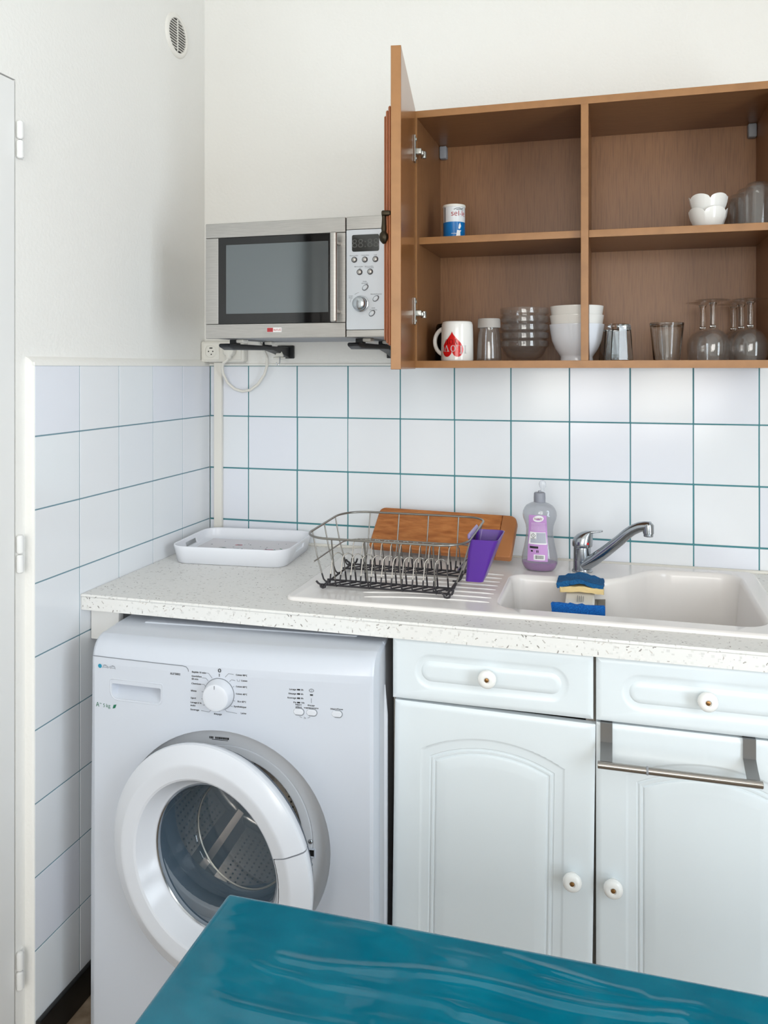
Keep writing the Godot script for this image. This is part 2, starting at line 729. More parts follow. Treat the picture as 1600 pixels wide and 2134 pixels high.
# ---------------------------------------------------------------- scene
func _ready() -> void:
	rng.seed = 4
	font_sans = SystemFont.new()
	font_sans.font_names = PackedStringArray(["Droid Sans"])
	font_bold = SystemFont.new()
	font_bold.font_names = PackedStringArray(["Droid Sans"])
	font_bold.font_weight = 700
	font_serif = SystemFont.new()
	font_serif.font_names = PackedStringArray(["Droid Serif"])

	# camera: level, with the lens shifted down
	var cam := Camera3D.new()
	cam.name = "camera"
	add_child(cam)
	cam.position = Vector3(1.13236, 1.40067, 2.16668)
	cam.rotation.y = deg_to_rad(15.592)
	cam.projection = Camera3D.PROJECTION_FRUSTUM
	cam.near = 0.05
	cam.far = 50.0
	cam.keep_aspect = Camera3D.KEEP_HEIGHT
	cam.size = 2134.0 / 1705.61 * cam.near
	cam.frustum_offset = Vector2(0, -(1067.0 - 765.81) / 1705.61 * cam.near)
	cam.current = true

	# sky, exposure
	var we := WorldEnvironment.new()
	we.name = "environment"
	var env := Environment.new()
	env.background_mode = Environment.BG_SKY
	var sky := Sky.new()
	var sm := ProceduralSkyMaterial.new()
	sm.sky_top_color = Color(0.62, 0.74, 0.90)
	sm.sky_horizon_color = Color(0.86, 0.90, 0.95)
	sm.ground_bottom_color = Color(0.5, 0.49, 0.47)
	sm.ground_horizon_color = Color(0.75, 0.76, 0.77)
	sky.sky_material = sm
	env.sky = sky
	env.background_energy_multiplier = 1.0
	env.tonemap_mode = Environment.TONE_MAPPER_LINEAR
	env.tonemap_exposure = 0.37
	env.sdfgi_enabled = true
	env.ssao_enabled = true
	env.ssil_enabled = true
	we.environment = env
	add_child(we)

	# daylight: one window in the right wall, one in the wall behind the camera
	daylight("window_daylight", Vector3(2.70, 1.17, 2.2), Vector3(-1, 0, 0), Vector2(0.86, 2.05), 21.0, Color(0.92, 0.965, 1.0))
	daylight("rear_window_daylight", Vector3(1.2, 1.6, 3.84), Vector3(0, 0, -1), Vector2(1.3, 1.2), 13.5, Color(1.0, 0.99, 0.965))

	materials()
	room()
	kitchen_units()
	washing_machine()
	wall_cabinet()
	microwave()
	sink_and_tap()
	table()
	counter_things()
	cabinet_things()
	small_wall_things()


func daylight(called: String, at: Vector3, towards: Vector3, size: Vector2, energy: float, c: Color) -> void:
	var l := AreaLight3D.new()
	l.name = called
	add_child(l)
	l.look_at_from_position(at, at + towards, Vector3.UP)
	l.area_size = size
	l.area_normalize_energy = true
	l.light_energy = energy
	l.light_color = c
	l.area_range = 12.0
	l.shadow_enabled = true


# ---------------------------------------------------------------- room
const TS := 0.15055    # tile pitch on the back wall
const TL := 0.14971    # tile pitch on the left wall
const TOP := 1.4055    # upper edge of the tiles
const LZ := [0.0, 0.1568, 0.3065, 0.4562, 0.6059, 0.7521]


func tile_mesh(w: float, h: float, cache: Dictionary) -> ArrayMesh:
	var k := Vector2i(int(round(w * 10000)), int(round(h * 10000)))
	if not cache.has(k):
		var b := MB.new()
		b.box(Vector3(0, 0, -0.003), Vector3(w, h, 0.006), 0.0011)
		cache[k] = b.mesh(50)
	return cache[k]


func room() -> void:
	var b := MB.new()
	b.ab(Vector3(-0.15, -0.1, -0.15), Vector3(2.75, 0, 3.95))
	struct(put("floor", b, M.floor), "tan floor, seen beside the foot of the washing machine")
	b = MB.new()
	b.ab(Vector3(-0.15, 2.72, -0.15), Vector3(2.75, 2.82, 3.95))
	struct(put("ceiling", b, M.plaster), "white ceiling above the kitchen")

	# back wall with its tiles
	b = MB.new()
	b.ab(Vector3(-0.15, 0, -0.15), Vector3(2.75, 2.72, -0.005))
	var wb := struct(put("wall_back", b, M.plaster), "white back wall with a band of white tiles above the worktop")
	b = MB.new()
	b.ab(Vector3(0, 0.86, -0.0048), Vector3(2.3, TOP - 0.0005, -0.0013))
	put("grout", b, M.grout, wb)
	var cache := {}
	var xs := [0.0]
	for k in 15:
		xs.append(0.1219 + TS * k)
	var ys := [0.87, 0.96, 1.11, 1.26, TOP]
	for r in 4:
		for c in xs.size() - 1:
			var gx := 0.0030 + rng.randf_range(-0.0006, 0.0006)
			var gy := 0.0044 if ys[r] < 0.9 or ys[r] == 0.96 else 0.0028
			var w: float = xs[c + 1] - xs[c] - gx
			var h: float = ys[r + 1] - ys[r] - gy
			var o := MeshInstance3D.new()
			o.mesh = tile_mesh(snappedf(w, 0.0005), snappedf(h, 0.0005), cache)
			o.material_override = M["tile_%d" % rng.randi_range(0, 3)]
			o.position = Vector3((xs[c] + xs[c + 1]) / 2 + rng.randf_range(-0.0004, 0.0004), (ys[r] + ys[r + 1]) / 2, 0)
			o.rotation = Vector3(rng.randf_range(-0.0025, 0.0025), rng.randf_range(-0.0025, 0.0025), 0)
			o.name = "tile"
			wb.add_child(o, true)
	b = MB.new()   # rounded bead of plaster on top of the tiles
	b.tube([Vector3(-0.0195, TOP + 0.003, -0.0045), Vector3(1.0, TOP + 0.003, -0.0045), Vector3(2.3, TOP + 0.003, -0.0045)], 0.0042, 8)
	struct(put("trim_1", b, M.plaster), "painted bead along the top of the tiles on the back wall")

	# left wall: an opening for the cupboard door, tiles standing 20 mm proud
	b = MB.new()
	b.ab(Vector3(-0.15, 0, -0.15), Vector3(-0.02, 2.72, 0.784))
	b.ab(Vector3(-0.15, 1.9775, 0.784), Vector3(-0.02, 2.72, 3.95))
	b.ab(Vector3(-0.15, 0, 1.62), Vector3(-0.02, 1.9775, 3.95))
	b.ab(Vector3(-0.15, 0, 0.784), Vector3(-0.10, 1.9775, 1.62))
	var wl := struct(put("wall_left", b, M.plaster), "white left wall with white tiles up to the height of the sockets")
	b = MB.new()
	b.ab(Vector3(-0.0198, 0.05, 0.0), Vector3(-0.0013, TOP - 0.0005, 0.7515))
	put("grout", b, M.grout_pale, wl)
	var yl := [0.06]
	for r in 8:
		yl.append(0.21 + 0.15 * r)
	yl.append(TOP)
	for r in yl.size() - 1:
		for c in 5:
			if c < 3 and yl[r + 1] < 0.8:
				continue
			var w: float = LZ[c + 1] - LZ[c] - 0.0022
			var h: float = yl[r + 1] - yl[r] - 0.0025
			var o := MeshInstance3D.new()
			o.mesh = tile_mesh(snappedf(w, 0.0005), snappedf(h, 0.0005), cache)
			o.material_override = M["tile_%d" % rng.randi_range(0, 3)]
			o.position = Vector3(0, (yl[r] + yl[r + 1]) / 2, (LZ[c] + LZ[c + 1]) / 2)
			o.rotation = Vector3(0, PI / 2 + rng.randf_range(-0.002, 0.002), 0)
			o.name = "tile"
			wl.add_child(o, true)
	b = MB.new()   # plaster slope on top and the painted end of the tile panel
	var slope := PackedVector2Array([Vector2(-0.0199, TOP - 0.001), Vector2(-0.0005, TOP - 0.001), Vector2(-0.003, TOP + 0.006), Vector2(-0.011, TOP + 0.013), Vector2(-0.0199, TOP + 0.018)])
	b.prism(slope, -0.005, 0.756)
	var endp := PackedVector2Array([Vector2(-0.0199, 0.7521), Vector2(-0.0002, 0.7521), Vector2(-0.0012, 0.7545), Vector2(-0.006, 0.7565), Vector2(-0.0199, 0.7575)])
	b.prism(endp, 0.0, TOP + 0.006, UPRIGHT)
	struct(put("trim_2", b, M.plaster), "painted plaster edge round the tiles of the left wall")
	b = MB.new()
	b.ab(Vector3(0.0, 0, 0.0), Vector3(0.012, 0.069, 0.752), 0.002)
	struct(put("baseboard_left", b, M.skirting), "black skirting board under the tiles of the left wall")

	# cupboard door in the left wall
	b = MB.new()
	b.ab(Vector3(-0.062, 0.008, 0.7868), Vector3(-0.0195, 1.975, 1.617), 0.002)
	var d := struct(put("door_1", b, M.white_paint), "white flush cupboard door at the left edge with three hinges")
	for y in [1.858, 1.026, 0.190]:
		var h := MB.new()
		h.cyl(Vector3(-0.0125, y + 0.0195, 0.7805), 0.0072, 0.037, 14, 0.003)
		h.cyl(Vector3(-0.0125, y - 0.0195, 0.7805), 0.0072, 0.037, 14, 0.003)
		h.ab(Vector3(-0.0199, y - 0.036, 0.765), Vector3(-0.017, y + 0.036, 0.7805))
		put("hinge", h, M.white_paint, d)

	b = MB.new()
	b.ab(Vector3(-0.0198, 0.01, 1.655), Vector3(0.012, 2.02, 2.42), 0.003)
	b.ab(Vector3(0.011, 0.20, 1.76), Vector3(0.017, 0.92, 2.315), 0.003)
	b.ab(Vector3(0.011, 1.06, 1.76), Vector3(0.017, 1.88, 2.315), 0.003)
	struct(put("door_2", b, M.dark_wood), "dark brown panelled room door in the left wall, beside the camera")

	# right wall with a window, rear wall with a wider one
	b = MB.new()
	var z0 := 1.72
	var z1 := 2.68
	b.ab(Vector3(2.6, 0, -0.15), Vector3(2.75, 2.72, z0))
	b.ab(Vector3(2.6, 0, z1), Vector3(2.75, 2.72, 3.95))
	b.ab(Vector3(2.6, 0, z0), Vector3(2.75, 0.08, z1))
	b.ab(Vector3(2.6, 2.26, z0), Vector3(2.75, 2.72, z1))
	struct(put("wall_right", b, M.plaster), "white wall on the right with a tall glazed door")
	window("window_1", Vector3(2.66, 1.17, 2.2), 0.96, 2.18, -PI / 2, "tall white glazed balcony door in the right wall")
	b = MB.new()
	b.ab(Vector3(-0.15, 0, 3.8), Vector3(0.5, 2.72, 3.95))
	b.ab(Vector3(1.9, 0, 3.8), Vector3(2.75, 2.72, 3.95))
	b.ab(Vector3(0.5, 0, 3.8), Vector3(1.9, 0.95, 3.95))
	b.ab(Vector3(0.5, 2.25, 3.8), Vector3(1.9, 2.72, 3.95))
	struct(put("wall_rear", b, M.plaster), "white wall behind the camera with a window")
	window("window_2", Vector3(1.2, 1.6, 3.83), 1.4, 1.3, PI, "white casement window in the wall behind the camera")


func window(called: String, c: Vector3, w: float, h: float, turn: float, label: String) -> void:
	var o := Node3D.new()
	o.name = called
	add_child(o)
	o.position = c
	o.rotation.y = turn
	struct(o, label)
	var b := MB.new()
	for s in [-1, 1]:
		b.ab(Vector3(s * w / 2, -h / 2, -0.03), Vector3(s * (w / 2 - 0.05), h / 2, 0.03), 0.004)
		b.ab(Vector3(-w / 2, s * h / 2, -0.03), Vector3(w / 2, s * (h / 2 - 0.05), 0.03), 0.004)
	b.ab(Vector3(-0.045, -h / 2, -0.03), Vector3(0.045, h / 2, 0.03), 0.004)
	put("window_frame", b, M.white_paint, o, true)
	for s in [-1, 1]:
		b = MB.new()
		b.ab(Vector3(s * 0.044, -h / 2 + 0.049, -0.002), Vector3(s * (w / 2 - 0.049), h / 2 - 0.049, 0.002))
		put("pane", b, M.pane, o, true)


# ---------------------------------------------------------------- base cabinets and worktop
func outward(ring: PackedVector2Array, c: Vector2, lo: Vector2, hi: Vector2) -> PackedVector2Array:
	# for each point of a ring the point of the rectangle that lies behind it, seen from c; corners kept
	var out := PackedVector2Array()
	for q in ring:
		var d := q - c
		var k := INF
		if absf(d.x) > 1e-6:
			k = minf(k, ((hi.x if d.x > 0 else lo.x) - c.x) / d.x)
		if absf(d.y) > 1e-6:
			k = minf(k, ((hi.y if d.y > 0 else lo.y) - c.y) / d.y)
		out.append(c + d * k)
	for cn in [lo, Vector2(hi.x, lo.y), hi, Vector2(lo.x, hi.y)]:
		var best := 0
		for i in out.size():
			if out[i].distance_to(cn) < out[best].distance_to(cn):
				best = i
		out[best] = cn
	return out


func arch_ring(lo: Vector2, hi: Vector2, crown: float, d: float) -> PackedVector2Array:
	# rectangle whose top edge is an arc rising by crown; moved inwards by d
	var out := PackedVector2Array()
	var n := 8
	for i in n:
		out.append(Vector2(lerpf(lo.x + d, hi.x - d, float(i) / n), lo.y + d))
	for i in n:
		out.append(Vector2(hi.x - d, lerpf(lo.y + d, hi.y - d, float(i) / n)))
	var hw := (hi.x - lo.x) / 2
	var r := (hw * hw + crown * crown) / (2 * crown)
	var cx := (lo.x + hi.x) / 2
	var cy := hi.y + crown - r
	for i in 24:
		var x := lerpf(hi.x - d, lo.x + d, float(i) / 24)
		out.append(Vector2(x, cy + sqrt(maxf(0.0, (r - d) * (r - d) - (x - cx) * (x - cx)))))
	for i in n:
		out.append(Vector2(lo.x + d, lerpf(out[n * 2 + 0].y, lo.y + d, float(i) / n)))
	return out


func moulded_front(lo: Vector2, hi: Vector2, ringfn: Callable, prof: Array, thick: float) -> MB:
	# a front of the given thickness with z = 0 at its face and a routed profile [distance, depth]
	var b := MB.new()
	var c := (lo + hi) / 2
	var r0: PackedVector2Array = ringfn.call(0.0)
	var rect := outward(r0, c, lo, hi)
	var rings := []
	rings.append(ringz(rect, -thick))
	rings.append(ringz(rect, -0.004))
	rings.append(ringz(MB.inset(outward(r0, c, lo, hi), 0.0), -0.004))
	var s1 := PackedVector2Array()
	for q in rect:
		s1.append(Vector2(clampf(q.x, lo.x + 0.0045, hi.x - 0.0045), clampf(q.y, lo.y + 0.0045, hi.y - 0.0045)))
	rings.append(ringz(s1, -0.0004))
	var s2 := PackedVector2Array()
	for q in rect:
		s2.append(Vector2(clampf(q.x, lo.x + 0.011, hi.x - 0.011), clampf(q.y, lo.y + 0.011, hi.y - 0.011)))
	rings.append(ringz(s2, 0.0))
	for k in prof:
		rings.append(ringz(ringfn.call(k[0]), k[1]))
	b.loft(rings, true, true)
	return b


func knob_shape(at: Vector3) -> Array:
	var x := Transform3D(Basis(Vector3.RIGHT, PI / 2), at)   # local y -> world z
	var b := MB.new()
	b.lathe([Vector2(0, 0), Vector2(0.009, 0), Vector2(0.0085, 0.008), Vector2(0.010, 0.012), Vector2(0.0165, 0.015), Vector2(0.0178, 0.019), Vector2(0.0172, 0.0235), Vector2(0.0145, 0.027), Vector2(0.010, 0.0285), Vector2(0.006, 0.0282), Vector2(0.0046, 0.026), Vector2(0, 0.026)], 28, x)
	var s := MB.new()
	s.lathe([Vector2(0, 0.025), Vector2(0.0044, 0.025), Vector2(0.004, 0.0272), Vector2(0.0025, 0.028), Vector2(0, 0.0282)], 14, x)
	return [b, s]


func base_unit(x0: float, x1: float, label: String, sag: float, knob_right: bool) -> void:
	var t := thing("base_cabinet", label, "cabinet", Vector3((x0 + x1) / 2, 0, 0.3), 0, "white base cabinets under the worktop")
	var b := MB.new()
	b.ab(Vector3(x0, 0.10, 0.01), Vector3(x0 + 0.016, 0.8645, 0.571))
	b.ab(Vector3(x1 - 0.016, 0.10, 0.01), Vector3(x1, 0.8645, 0.571))
	b.ab(Vector3(x0 + 0.016, 0.10, 0.01), Vector3(x1 - 0.016, 0.116, 0.57))
	b.ab(Vector3(x0 + 0.016, 0.116, 0.01), Vector3(x1 - 0.016, 0.8645, 0.018))
	b.ab(Vector3(x0 + 0.016, 0.738, 0.50), Vector3(x1 - 0.016, 0.744, 0.571))
	put("carcass", b, M.carcass, t)
	b = MB.new()
	b.ab(Vector3(x0, 0.0, 0.05), Vector3(x1, 0.0995, 0.53))
	put("plinth", b, M.white_paint, t)
	# drawer
	var lo := Vector2(x0 + 0.0022, 0.7425)
	var hi := Vector2(x1 - 0.0022, 0.8618)
	var fr := func(d: float) -> PackedVector2Array:
		return rrect(0.302 - 2 * d, 0.071 - 2 * d, 0.0352 - d, 8, Vector2((x0 + x1) / 2, 0.8015))
	var prof := [[0.0, 0.0], [0.004, -0.0022], [0.009, -0.0036], [0.0155, -0.0038], [0.017, -0.0024], [0.0195, -0.0012], [0.023, -0.0003], [0.026, 0.0]]
	b = moulded_front(lo, hi, fr, prof, 0.018)
	b.move(Transform3D(Basis(), Vector3(0, 0, 0.5905)))
	var dr := put("drawer", b, M.cupboard, t, false, 40)
	var k := knob_shape(Vector3((x0 + x1) / 2 - 0.002, 0.8058, 0.5902))
	put("knob", k[0], M.porcelain, dr)
	put("screw", k[1], M.brass, dr)
	# door, hung a little slack so that the gap above it opens to the right
	lo = Vector2(x0 + 0.0022, 0.108)
	hi = Vector2(x1 - 0.0022, 0.7385)
	var ar := func(d: float) -> PackedVector2Array:
		return arch_ring(Vector2(x0 + 0.054, 0.165), Vector2(x1 - 0.056, 0.648), 0.037, d)
	prof = [[0.0, 0.0], [0.003, -0.0025], [0.007, -0.0035], [0.020, -0.0035], [0.0215, -0.0050], [0.0245, -0.0050], [0.0255, -0.0032], [0.029, -0.0032], [0.030, -0.0048], [0.033, -0.0048], [0.034, -0.0030], [0.038, -0.0016], [0.052, -0.0003], [0.056, 0.0]]
	b = moulded_front(lo, hi, ar, prof, 0.018)
	var piv := Vector3(x0, 0.40, 0)
	b.move(Transform3D(Basis(), piv) * Transform3D(Basis(Vector3.BACK, deg_to_rad(-sag)), Vector3.ZERO) * Transform3D(Basis(), -piv))
	b.move(Transform3D(Basis(), Vector3(0, 0, 0.5905)))
	var dd := put("door", b, M.cupboard, t, false, 40)
	k = knob_shape(Vector3(x1 - 0.0395 if knob_right else x0 + 0.033, 0.445, 0.5895))
	put("knob", k[0], M.porcelain, dd)
	put("screw", k[1], M.brass, dd)


const SINK_HOLE := [Vector2(0.897, 0.487), Vector2(1.428, 0.487), Vector2(1.428, 0.064), Vector2(1.225, 0.064), Vector2(1.130, 0.200), Vector2(0.897, 0.200)]
const SINK_R := [0.045, 0.06, 0.055, 0.09, 0.10, 0.04]


func sink_hole() -> PackedVector2Array:
	var q := PackedVector2Array()
	for v in SINK_HOLE:
		q.append(v)
	return fillet(q, SINK_R, 7)


func kitchen_units() -> void:
	base_unit(0.708, 1.0999, "white base cabinet beside the washing machine, arched door with its knob on the right", 0.75, true)
	base_unit(1.1007, 1.495, "white base cabinet under the basin, with a steel towel rail hung over its door", 0.0, false)

	# worktop, cut out for the sink
	var outer := PackedVector2Array([Vector2(0.0012, 0.0006), Vector2(1.515, 0.0006), Vector2(1.515, 0.6035), Vector2(0.0012, 0.6035)])
	var cut := rrect(0.985, 0.47, 0.03, 4, Vector2(0.956, 0.279))
	var b := MB.new()
	var f := b.t.size()
	for s in [[0.9000, Vector3.UP], [0.8655, Vector3.DOWN]]:
		b.plate(outer, [cut], 0.2, func(q: Vector2) -> Vector3: return Vector3(q.x, s[0], q.y), s[1])
	b.loft([ring3(outer, 0.8655), ring3(outer, 0.9)], false, false)
	b.loft([ring3(cut, 0.8655), ring3(cut, 0.9)], false, false)
	var inner0 := b.t.size() - cut.size() * 6
	for i in range(inner0, b.t.size(), 3):
		var k := b.t[i + 1]
		b.t[i + 1] = b.t[i + 2]
		b.t[i + 2] = k
	# rolled front edge
	b.tube([Vector3(0.0012, 0.8965, 0.6018), Vector3(0.7, 0.8965, 0.6018), Vector3(1.515, 0.8965, 0.6018)], 0.0035, 12)
	var w := put("worktop", b, M.worktop)
	tag(w, "pale speckled laminate worktop running along the back wall", "worktop")
	b = MB.new()
	b.ab(Vector3(0.0015, 0.79, 0.55), Vector3(0.0735, 0.865, 0.570), 0.002)
	tag(put("filler_panel", b, M.white_paint), "short white filler batten under the left end of the worktop", "panel")

	# towel rail over the right-hand door
	var t := thing("towel_rail", "brushed steel towel rail hooked over the right cabinet door", "towel rail", Vector3(1.244, 0.684, 0.6))
	for x in [1.1215, 1.3665]:
		b = MB.new()
		var rail := [[0.5685, 0.728], [0.5685, 0.7405], [0.5935, 0.7405], [0.5945, 0.706], [0.6125, 0.697], [0.637, 0.6895]]
		var rings := []
		for i in rail.size():
			var p0: Array = rail[maxi(i - 1, 0)]
			var p1: Array = rail[mini(i + 1, rail.size() - 1)]
			var dir := Vector2(p1[0] - p0[0], p1[1] - p0[1]).normalized()
			var nn := Vector2(-dir.y, dir.x) * 0.0006
			var r := PackedVector3Array()
			for sx in [[-1, -1], [1, -1], [1, 1], [-1, 1]]:
				r.append(Vector3(x + sx[0] * 0.0107, rail[i][1] + nn.y * sx[1], rail[i][0] + nn.x * sx[1]))
			rings.append(r)
		b.loft(rings)
		put("strap", b, M.steel_strap, t, false, 20)
	b = MB.new()
	b.cyl(Vector3(1.2439, 0.684, 0.640), 0.0065, 0.2748, 16, 0.001, Basis(Vector3.BACK, PI / 2))
	var bar := put("bar", b, M.steel_bar, t)
	b = MB.new()
	b.cyl(Vector3(1.192, 0.684, 0.640), 0.0073, 0.004, 16, 0.0005, Basis(Vector3.BACK, PI / 2))
	put("collar", b, M.grey_plastic, bar)


# ---------------------------------------------------------------- washing machine (local: x along the front, y up, z out of the front)
const WM_R := 0.2194
const WM_C := Vector2(-0.0085, 0.473)


func wz(x: float) -> float:
	return 0.015 * (1.0 - (x / 0.3) * (x / 0.3))


func front_at(off: float) -> Callable:   # lettering and fittings on the bowed front
	return func(q: Vector3) -> Vector3: return Vector3(q.x, q.y, wz(q.x) + q.z + off)


func wtxt(b: MB, s: String, x: float, y: float, size: float, align: int) -> void:
	txt(b, s, size, func(q: Vector3) -> Vector3: return Vector3(x + q.x, y + q.y, wz(x + q.x) + q.z + 0.0002), align)


func wline(b: MB, pts: Array, w := 0.0008) -> void:
	b.plate(band(pts, w), [], 0.02, func(q: Vector2) -> Vector3: return Vector3(q.x, q.y, wz(q.x) + 0.0004), Vector3.BACK)


func washing_machine() -> void:
	var t := thing("washing_machine", "white front-loading washing machine with its round door ajar, under the worktop", "washing machine", Vector3(0.404, 0, 0.6995), atan2(0.045, 0.6075))
	# steel case: open at the front
	var b := MB.new()
	b.ab(Vector3(-0.298, 0.014, -0.56), Vector3(-0.294, 0.838, -0.03))
	b.ab(Vector3(0.290, 0.014, -0.56), Vector3(0.294, 0.838, -0.03))
	b.ab(Vector3(-0.294, 0.014, -0.56), Vector3(0.294, 0.838, -0.556))
	b.ab(Vector3(-0.294, 0.014, -0.556), Vector3(0.294, 0.018, -0.06))
	put("case", b, M.machine_side, t, true)
	b = MB.new()   # pressed groove along the side
	b.tube([Vector3(0.2930, 0.05, -0.105), Vector3(0.2934, 0.40, -0.105), Vector3(0.2934, 0.70, -0.105), Vector3(0.2930, 0.76, -0.105)], [0.006, 0.007, 0.007, 0.002], 10)
	put("side_rib", b, M.machine_side, t, true)
	b = MB.new()
	b.box(Vector3(0, 0.8445, -0.32), Vector3(0.592, 0.013, 0.46), 0.004)
	b.box(Vector3(0, 0.8505, -0.325), Vector3(0.47, 0.006, 0.43), 0.002)
	put("top_panel", b, M.machine, t, true)
	b = MB.new()
	for s in [[-0.26, -0.05], [0.26, -0.05], [-0.26, -0.5], [0.26, -0.5]]:
		b = MB.new()
		b.cyl(Vector3(s[0], 0.0072, s[1]), 0.02, 0.0144, 16, 0.002)
		put("foot", b, M.hole, t, true)

	# front: bowed plate with the round opening, the scoop of the drawer and the drawer's joint cut out
	b = MB.new()
	var face := PackedVector2Array([Vector2(-0.286, 0.016), Vector2(0.286, 0.016), Vector2(0.286, 0.80), Vector2(-0.286, 0.80)])
	var scoop := fillet(PackedVector2Array([Vector2(-0.246, 0.734), Vector2(-0.136, 0.734), Vector2(-0.136, 0.7635), Vector2(-0.246, 0.7635)]), [0.014, 0.008, 0.003, 0.003], 4)
	var joint := band([Vector2(-0.0775, 0.708), Vector2(-0.0755, 0.785), Vector2(-0.0755, 0.7999)], 0.0016)
	b.plate(face, [circle(WM_C, WM_R, 72), scoop, joint], 0.022, func(q: Vector2) -> Vector3: return Vector3(q.x, q.y, wz(q.x)), Vector3.BACK)
	# shoulder above, cheeks at the sides
	var prof := [[0.80, 0.0], [0.8135, -0.001], [0.8155, -0.0016], [0.828, -0.0055], [0.838, -0.012], [0.8455, -0.0215], [0.8500, -0.034], [0.8508, -0.038], [0.8500, -0.042], [0.8515, -0.07], [0.8515, -0.092]]
	var rows := []
	for k in prof:
		var row := PackedVector3Array()
		for i in 25:
			var x := lerpf(-0.286, 0.286, i / 24.0)
			row.append(Vector3(x, k[0], k[1] + wz(x) * clampf(1.0 + k[1] / 0.09, 0.0, 1.0)))
		rows.append(row)
	var f := b.t.size()
	b.loft(rows, false, false, false, Vector3(0, 0.7, 0.7))
	for s in [-1.0, 1.0]:
		rows = []
		var ch := [[0.016, 0.0], [0.4, 0.0], [0.78, 0.0]]
		ch.append_array(prof)
		for k in ch:
			var dy := clampf((k[0] - 0.80) * 0.16, 0.0, 0.008)
			var e := wz(0.286) * clampf(1.0 + k[1] / 0.09, 0.0, 1.0)
			var bulge := -0.0045 if s > 0.0 else 0.004 * (1.0 - pow(clampf(k[0] / 0.8, 0, 1), 3.0))
			var zz: float = k[1]
			var row := PackedVector3Array()
			row.append(Vector3(s * 0.286, k[0], zz + e))
			row.append(Vector3(s * 0.2925, k[0] - dy * 0.3, zz + e - 0.004))
			row.append(Vector3(s * (0.2985 + bulge), k[0] - dy * 0.7, minf(zz + e - 0.013, -0.0)))
			row.append(Vector3(s * (0.301 + bulge), k[0] - dy, minf(zz - 0.032, -0.032)))
			row.append(Vector3(s * (0.301 + bulge), k[0] - dy, -0.0445 if k[0] < 0.84 else -0.093))
			row.append(Vector3(s * 0.290, k[0] - dy, -0.0450 if k[0] < 0.84 else -0.093))
			rows.append(row)
		b.loft(rows, false, false, false, Vector3(s, 0.1, 0.3))
	put("front_panel", b, M.machine, t, true, 35)
	b = MB.new()   # dark joint above the drawer, standing behind the front
	wline(b, [Vector2(-0.292, 0.8145), Vector2(-0.20, 0.814), Vector2(-0.088, 0.8125), Vector2(-0.081, 0.811), Vector2(-0.077, 0.8065), Vector2(-0.0755, 0.799)], 0.0015)
	for i in b.v.size():
		b.v[i].z -= 0.0006
	put("joint", b, M.ink_grey, t, true)

	# detergent drawer: scoop
	b = MB.new()
	var sc0 := PackedVector3Array()
	var sc1 := PackedVector3Array()
	var sc2 := PackedVector3Array()
	for q in scoop:
		sc0.append(Vector3(q.x, q.y, wz(q.x)))
	for q in MB.inset(scoop, 0.004):
		sc1.append(Vector3(q.x, q.y, wz(q.x) - 0.004))
	for q in scoop:
		var v := (q.y - 0.734) / 0.0295
		sc2.append(Vector3(lerpf(q.x, -0.191, 0.10), lerpf(0.7375, 0.7625, v), wz(q.x) - lerpf(0.006, 0.030, v)))
	b.loft([sc0, sc2], false, true, true, Vector3(0, 0.3, 1))
	var dr := put("detergent_drawer", b, M.machine, t, true, 40)
	b = MB.new()   # raised rim round the scoop
	var path := []
	for q in fillet(PackedVector2Array([Vector2(-0.2495, 0.7305), Vector2(-0.132, 0.7305), Vector2(-0.132, 0.7725), Vector2(-0.2495, 0.7725)]), [0.018, 0.012, 0.004, 0.004], 4):
		path.append(Vector3(q.x, q.y, wz(q.x) - 0.0006))
	b.tube(path, 0.0014, 8, true)
	put("scoop_rim", b, M.machine, dr, true)

	# recess round the opening
	b = MB.new()
	var rings := []
	for k in [[0.2194, 99.0], [0.2170, -0.003], [0.2105, -0.0110], [0.2030, -0.0155], [0.1960, -0.0165], [0.1785, -0.0165], [0.1775, -0.0182], [0.1762, -0.0182], [0.1752, -0.0165], [0.1595, -0.0165], [0.1565, -0.019], [0.1540, -0.030]]:
		var r := PackedVector3Array()
		for q in circle(WM_C, k[0], 72):
			r.append(Vector3(q.x, q.y, wz(q.x) if k[1] > 1.0 else k[1]))
		rings.append(r)
	b.loft(rings, false, false, true, Vector3.BACK)
	var rc := put("door_recess", b, M.machine_side, t, true, 45)
	for y in [0.4778, 0.4339]:
		b = MB.new()
		b.lathe([Vector2(0, 0), Vector2(0.0048, 0), Vector2(0.0042, 0.0016), Vector2(0.002, 0.0026), Vector2(0, 0.0028)], 14, Transform3D(Basis(Vector3.RIGHT, PI / 2), Vector3(0.1640, y, -0.0166)))
		put("screw", b, M.chrome, rc, true)
	b = MB.new()
	for q in [[-0.0085, 0.0, 0.003, 0.018], [0.0085, 0.0, 0.003, 0.018], [0.0, 0.0075, 0.014, 0.003], [0.0, -0.0075, 0.014, 0.003]]:
		b.box(Vector3(0.1643 + q[0], 0.4562 + q[1], -0.0158), Vector3(q[2], q[3], 0.003), 0.0008)
	var st := put("latch_plate", b, M.machine, rc, true)
	b = MB.new()
	b.box(Vector3(0.1643, 0.4562, -0.0160), Vector3(0.0135, 0.0115, 0.0012))
	put("latch_hole", b, M.hole, rc, true)
	b = MB.new()   # sticker with a bar code
	var k0 := 0
	rng.seed = 12
	var xx := -0.0445
	while xx < -0.004:
		var w := rng.randf_range(0.0005, 0.0016)
		if xx < -0.036 or xx > -0.033:
			b.box(Vector3(xx, 0.6628, -0.0162), Vector3(w, 0.0042, 0.0006))
		xx += w + rng.randf_range(0.0004, 0.0011)
	b.box(Vector3(-0.0230, 0.6590, -0.0162), Vector3(0.034, 0.0009, 0.0006))
	put("bar_code", b, M.ink, rc, true)

	# door seal and drum
	b = MB.new()
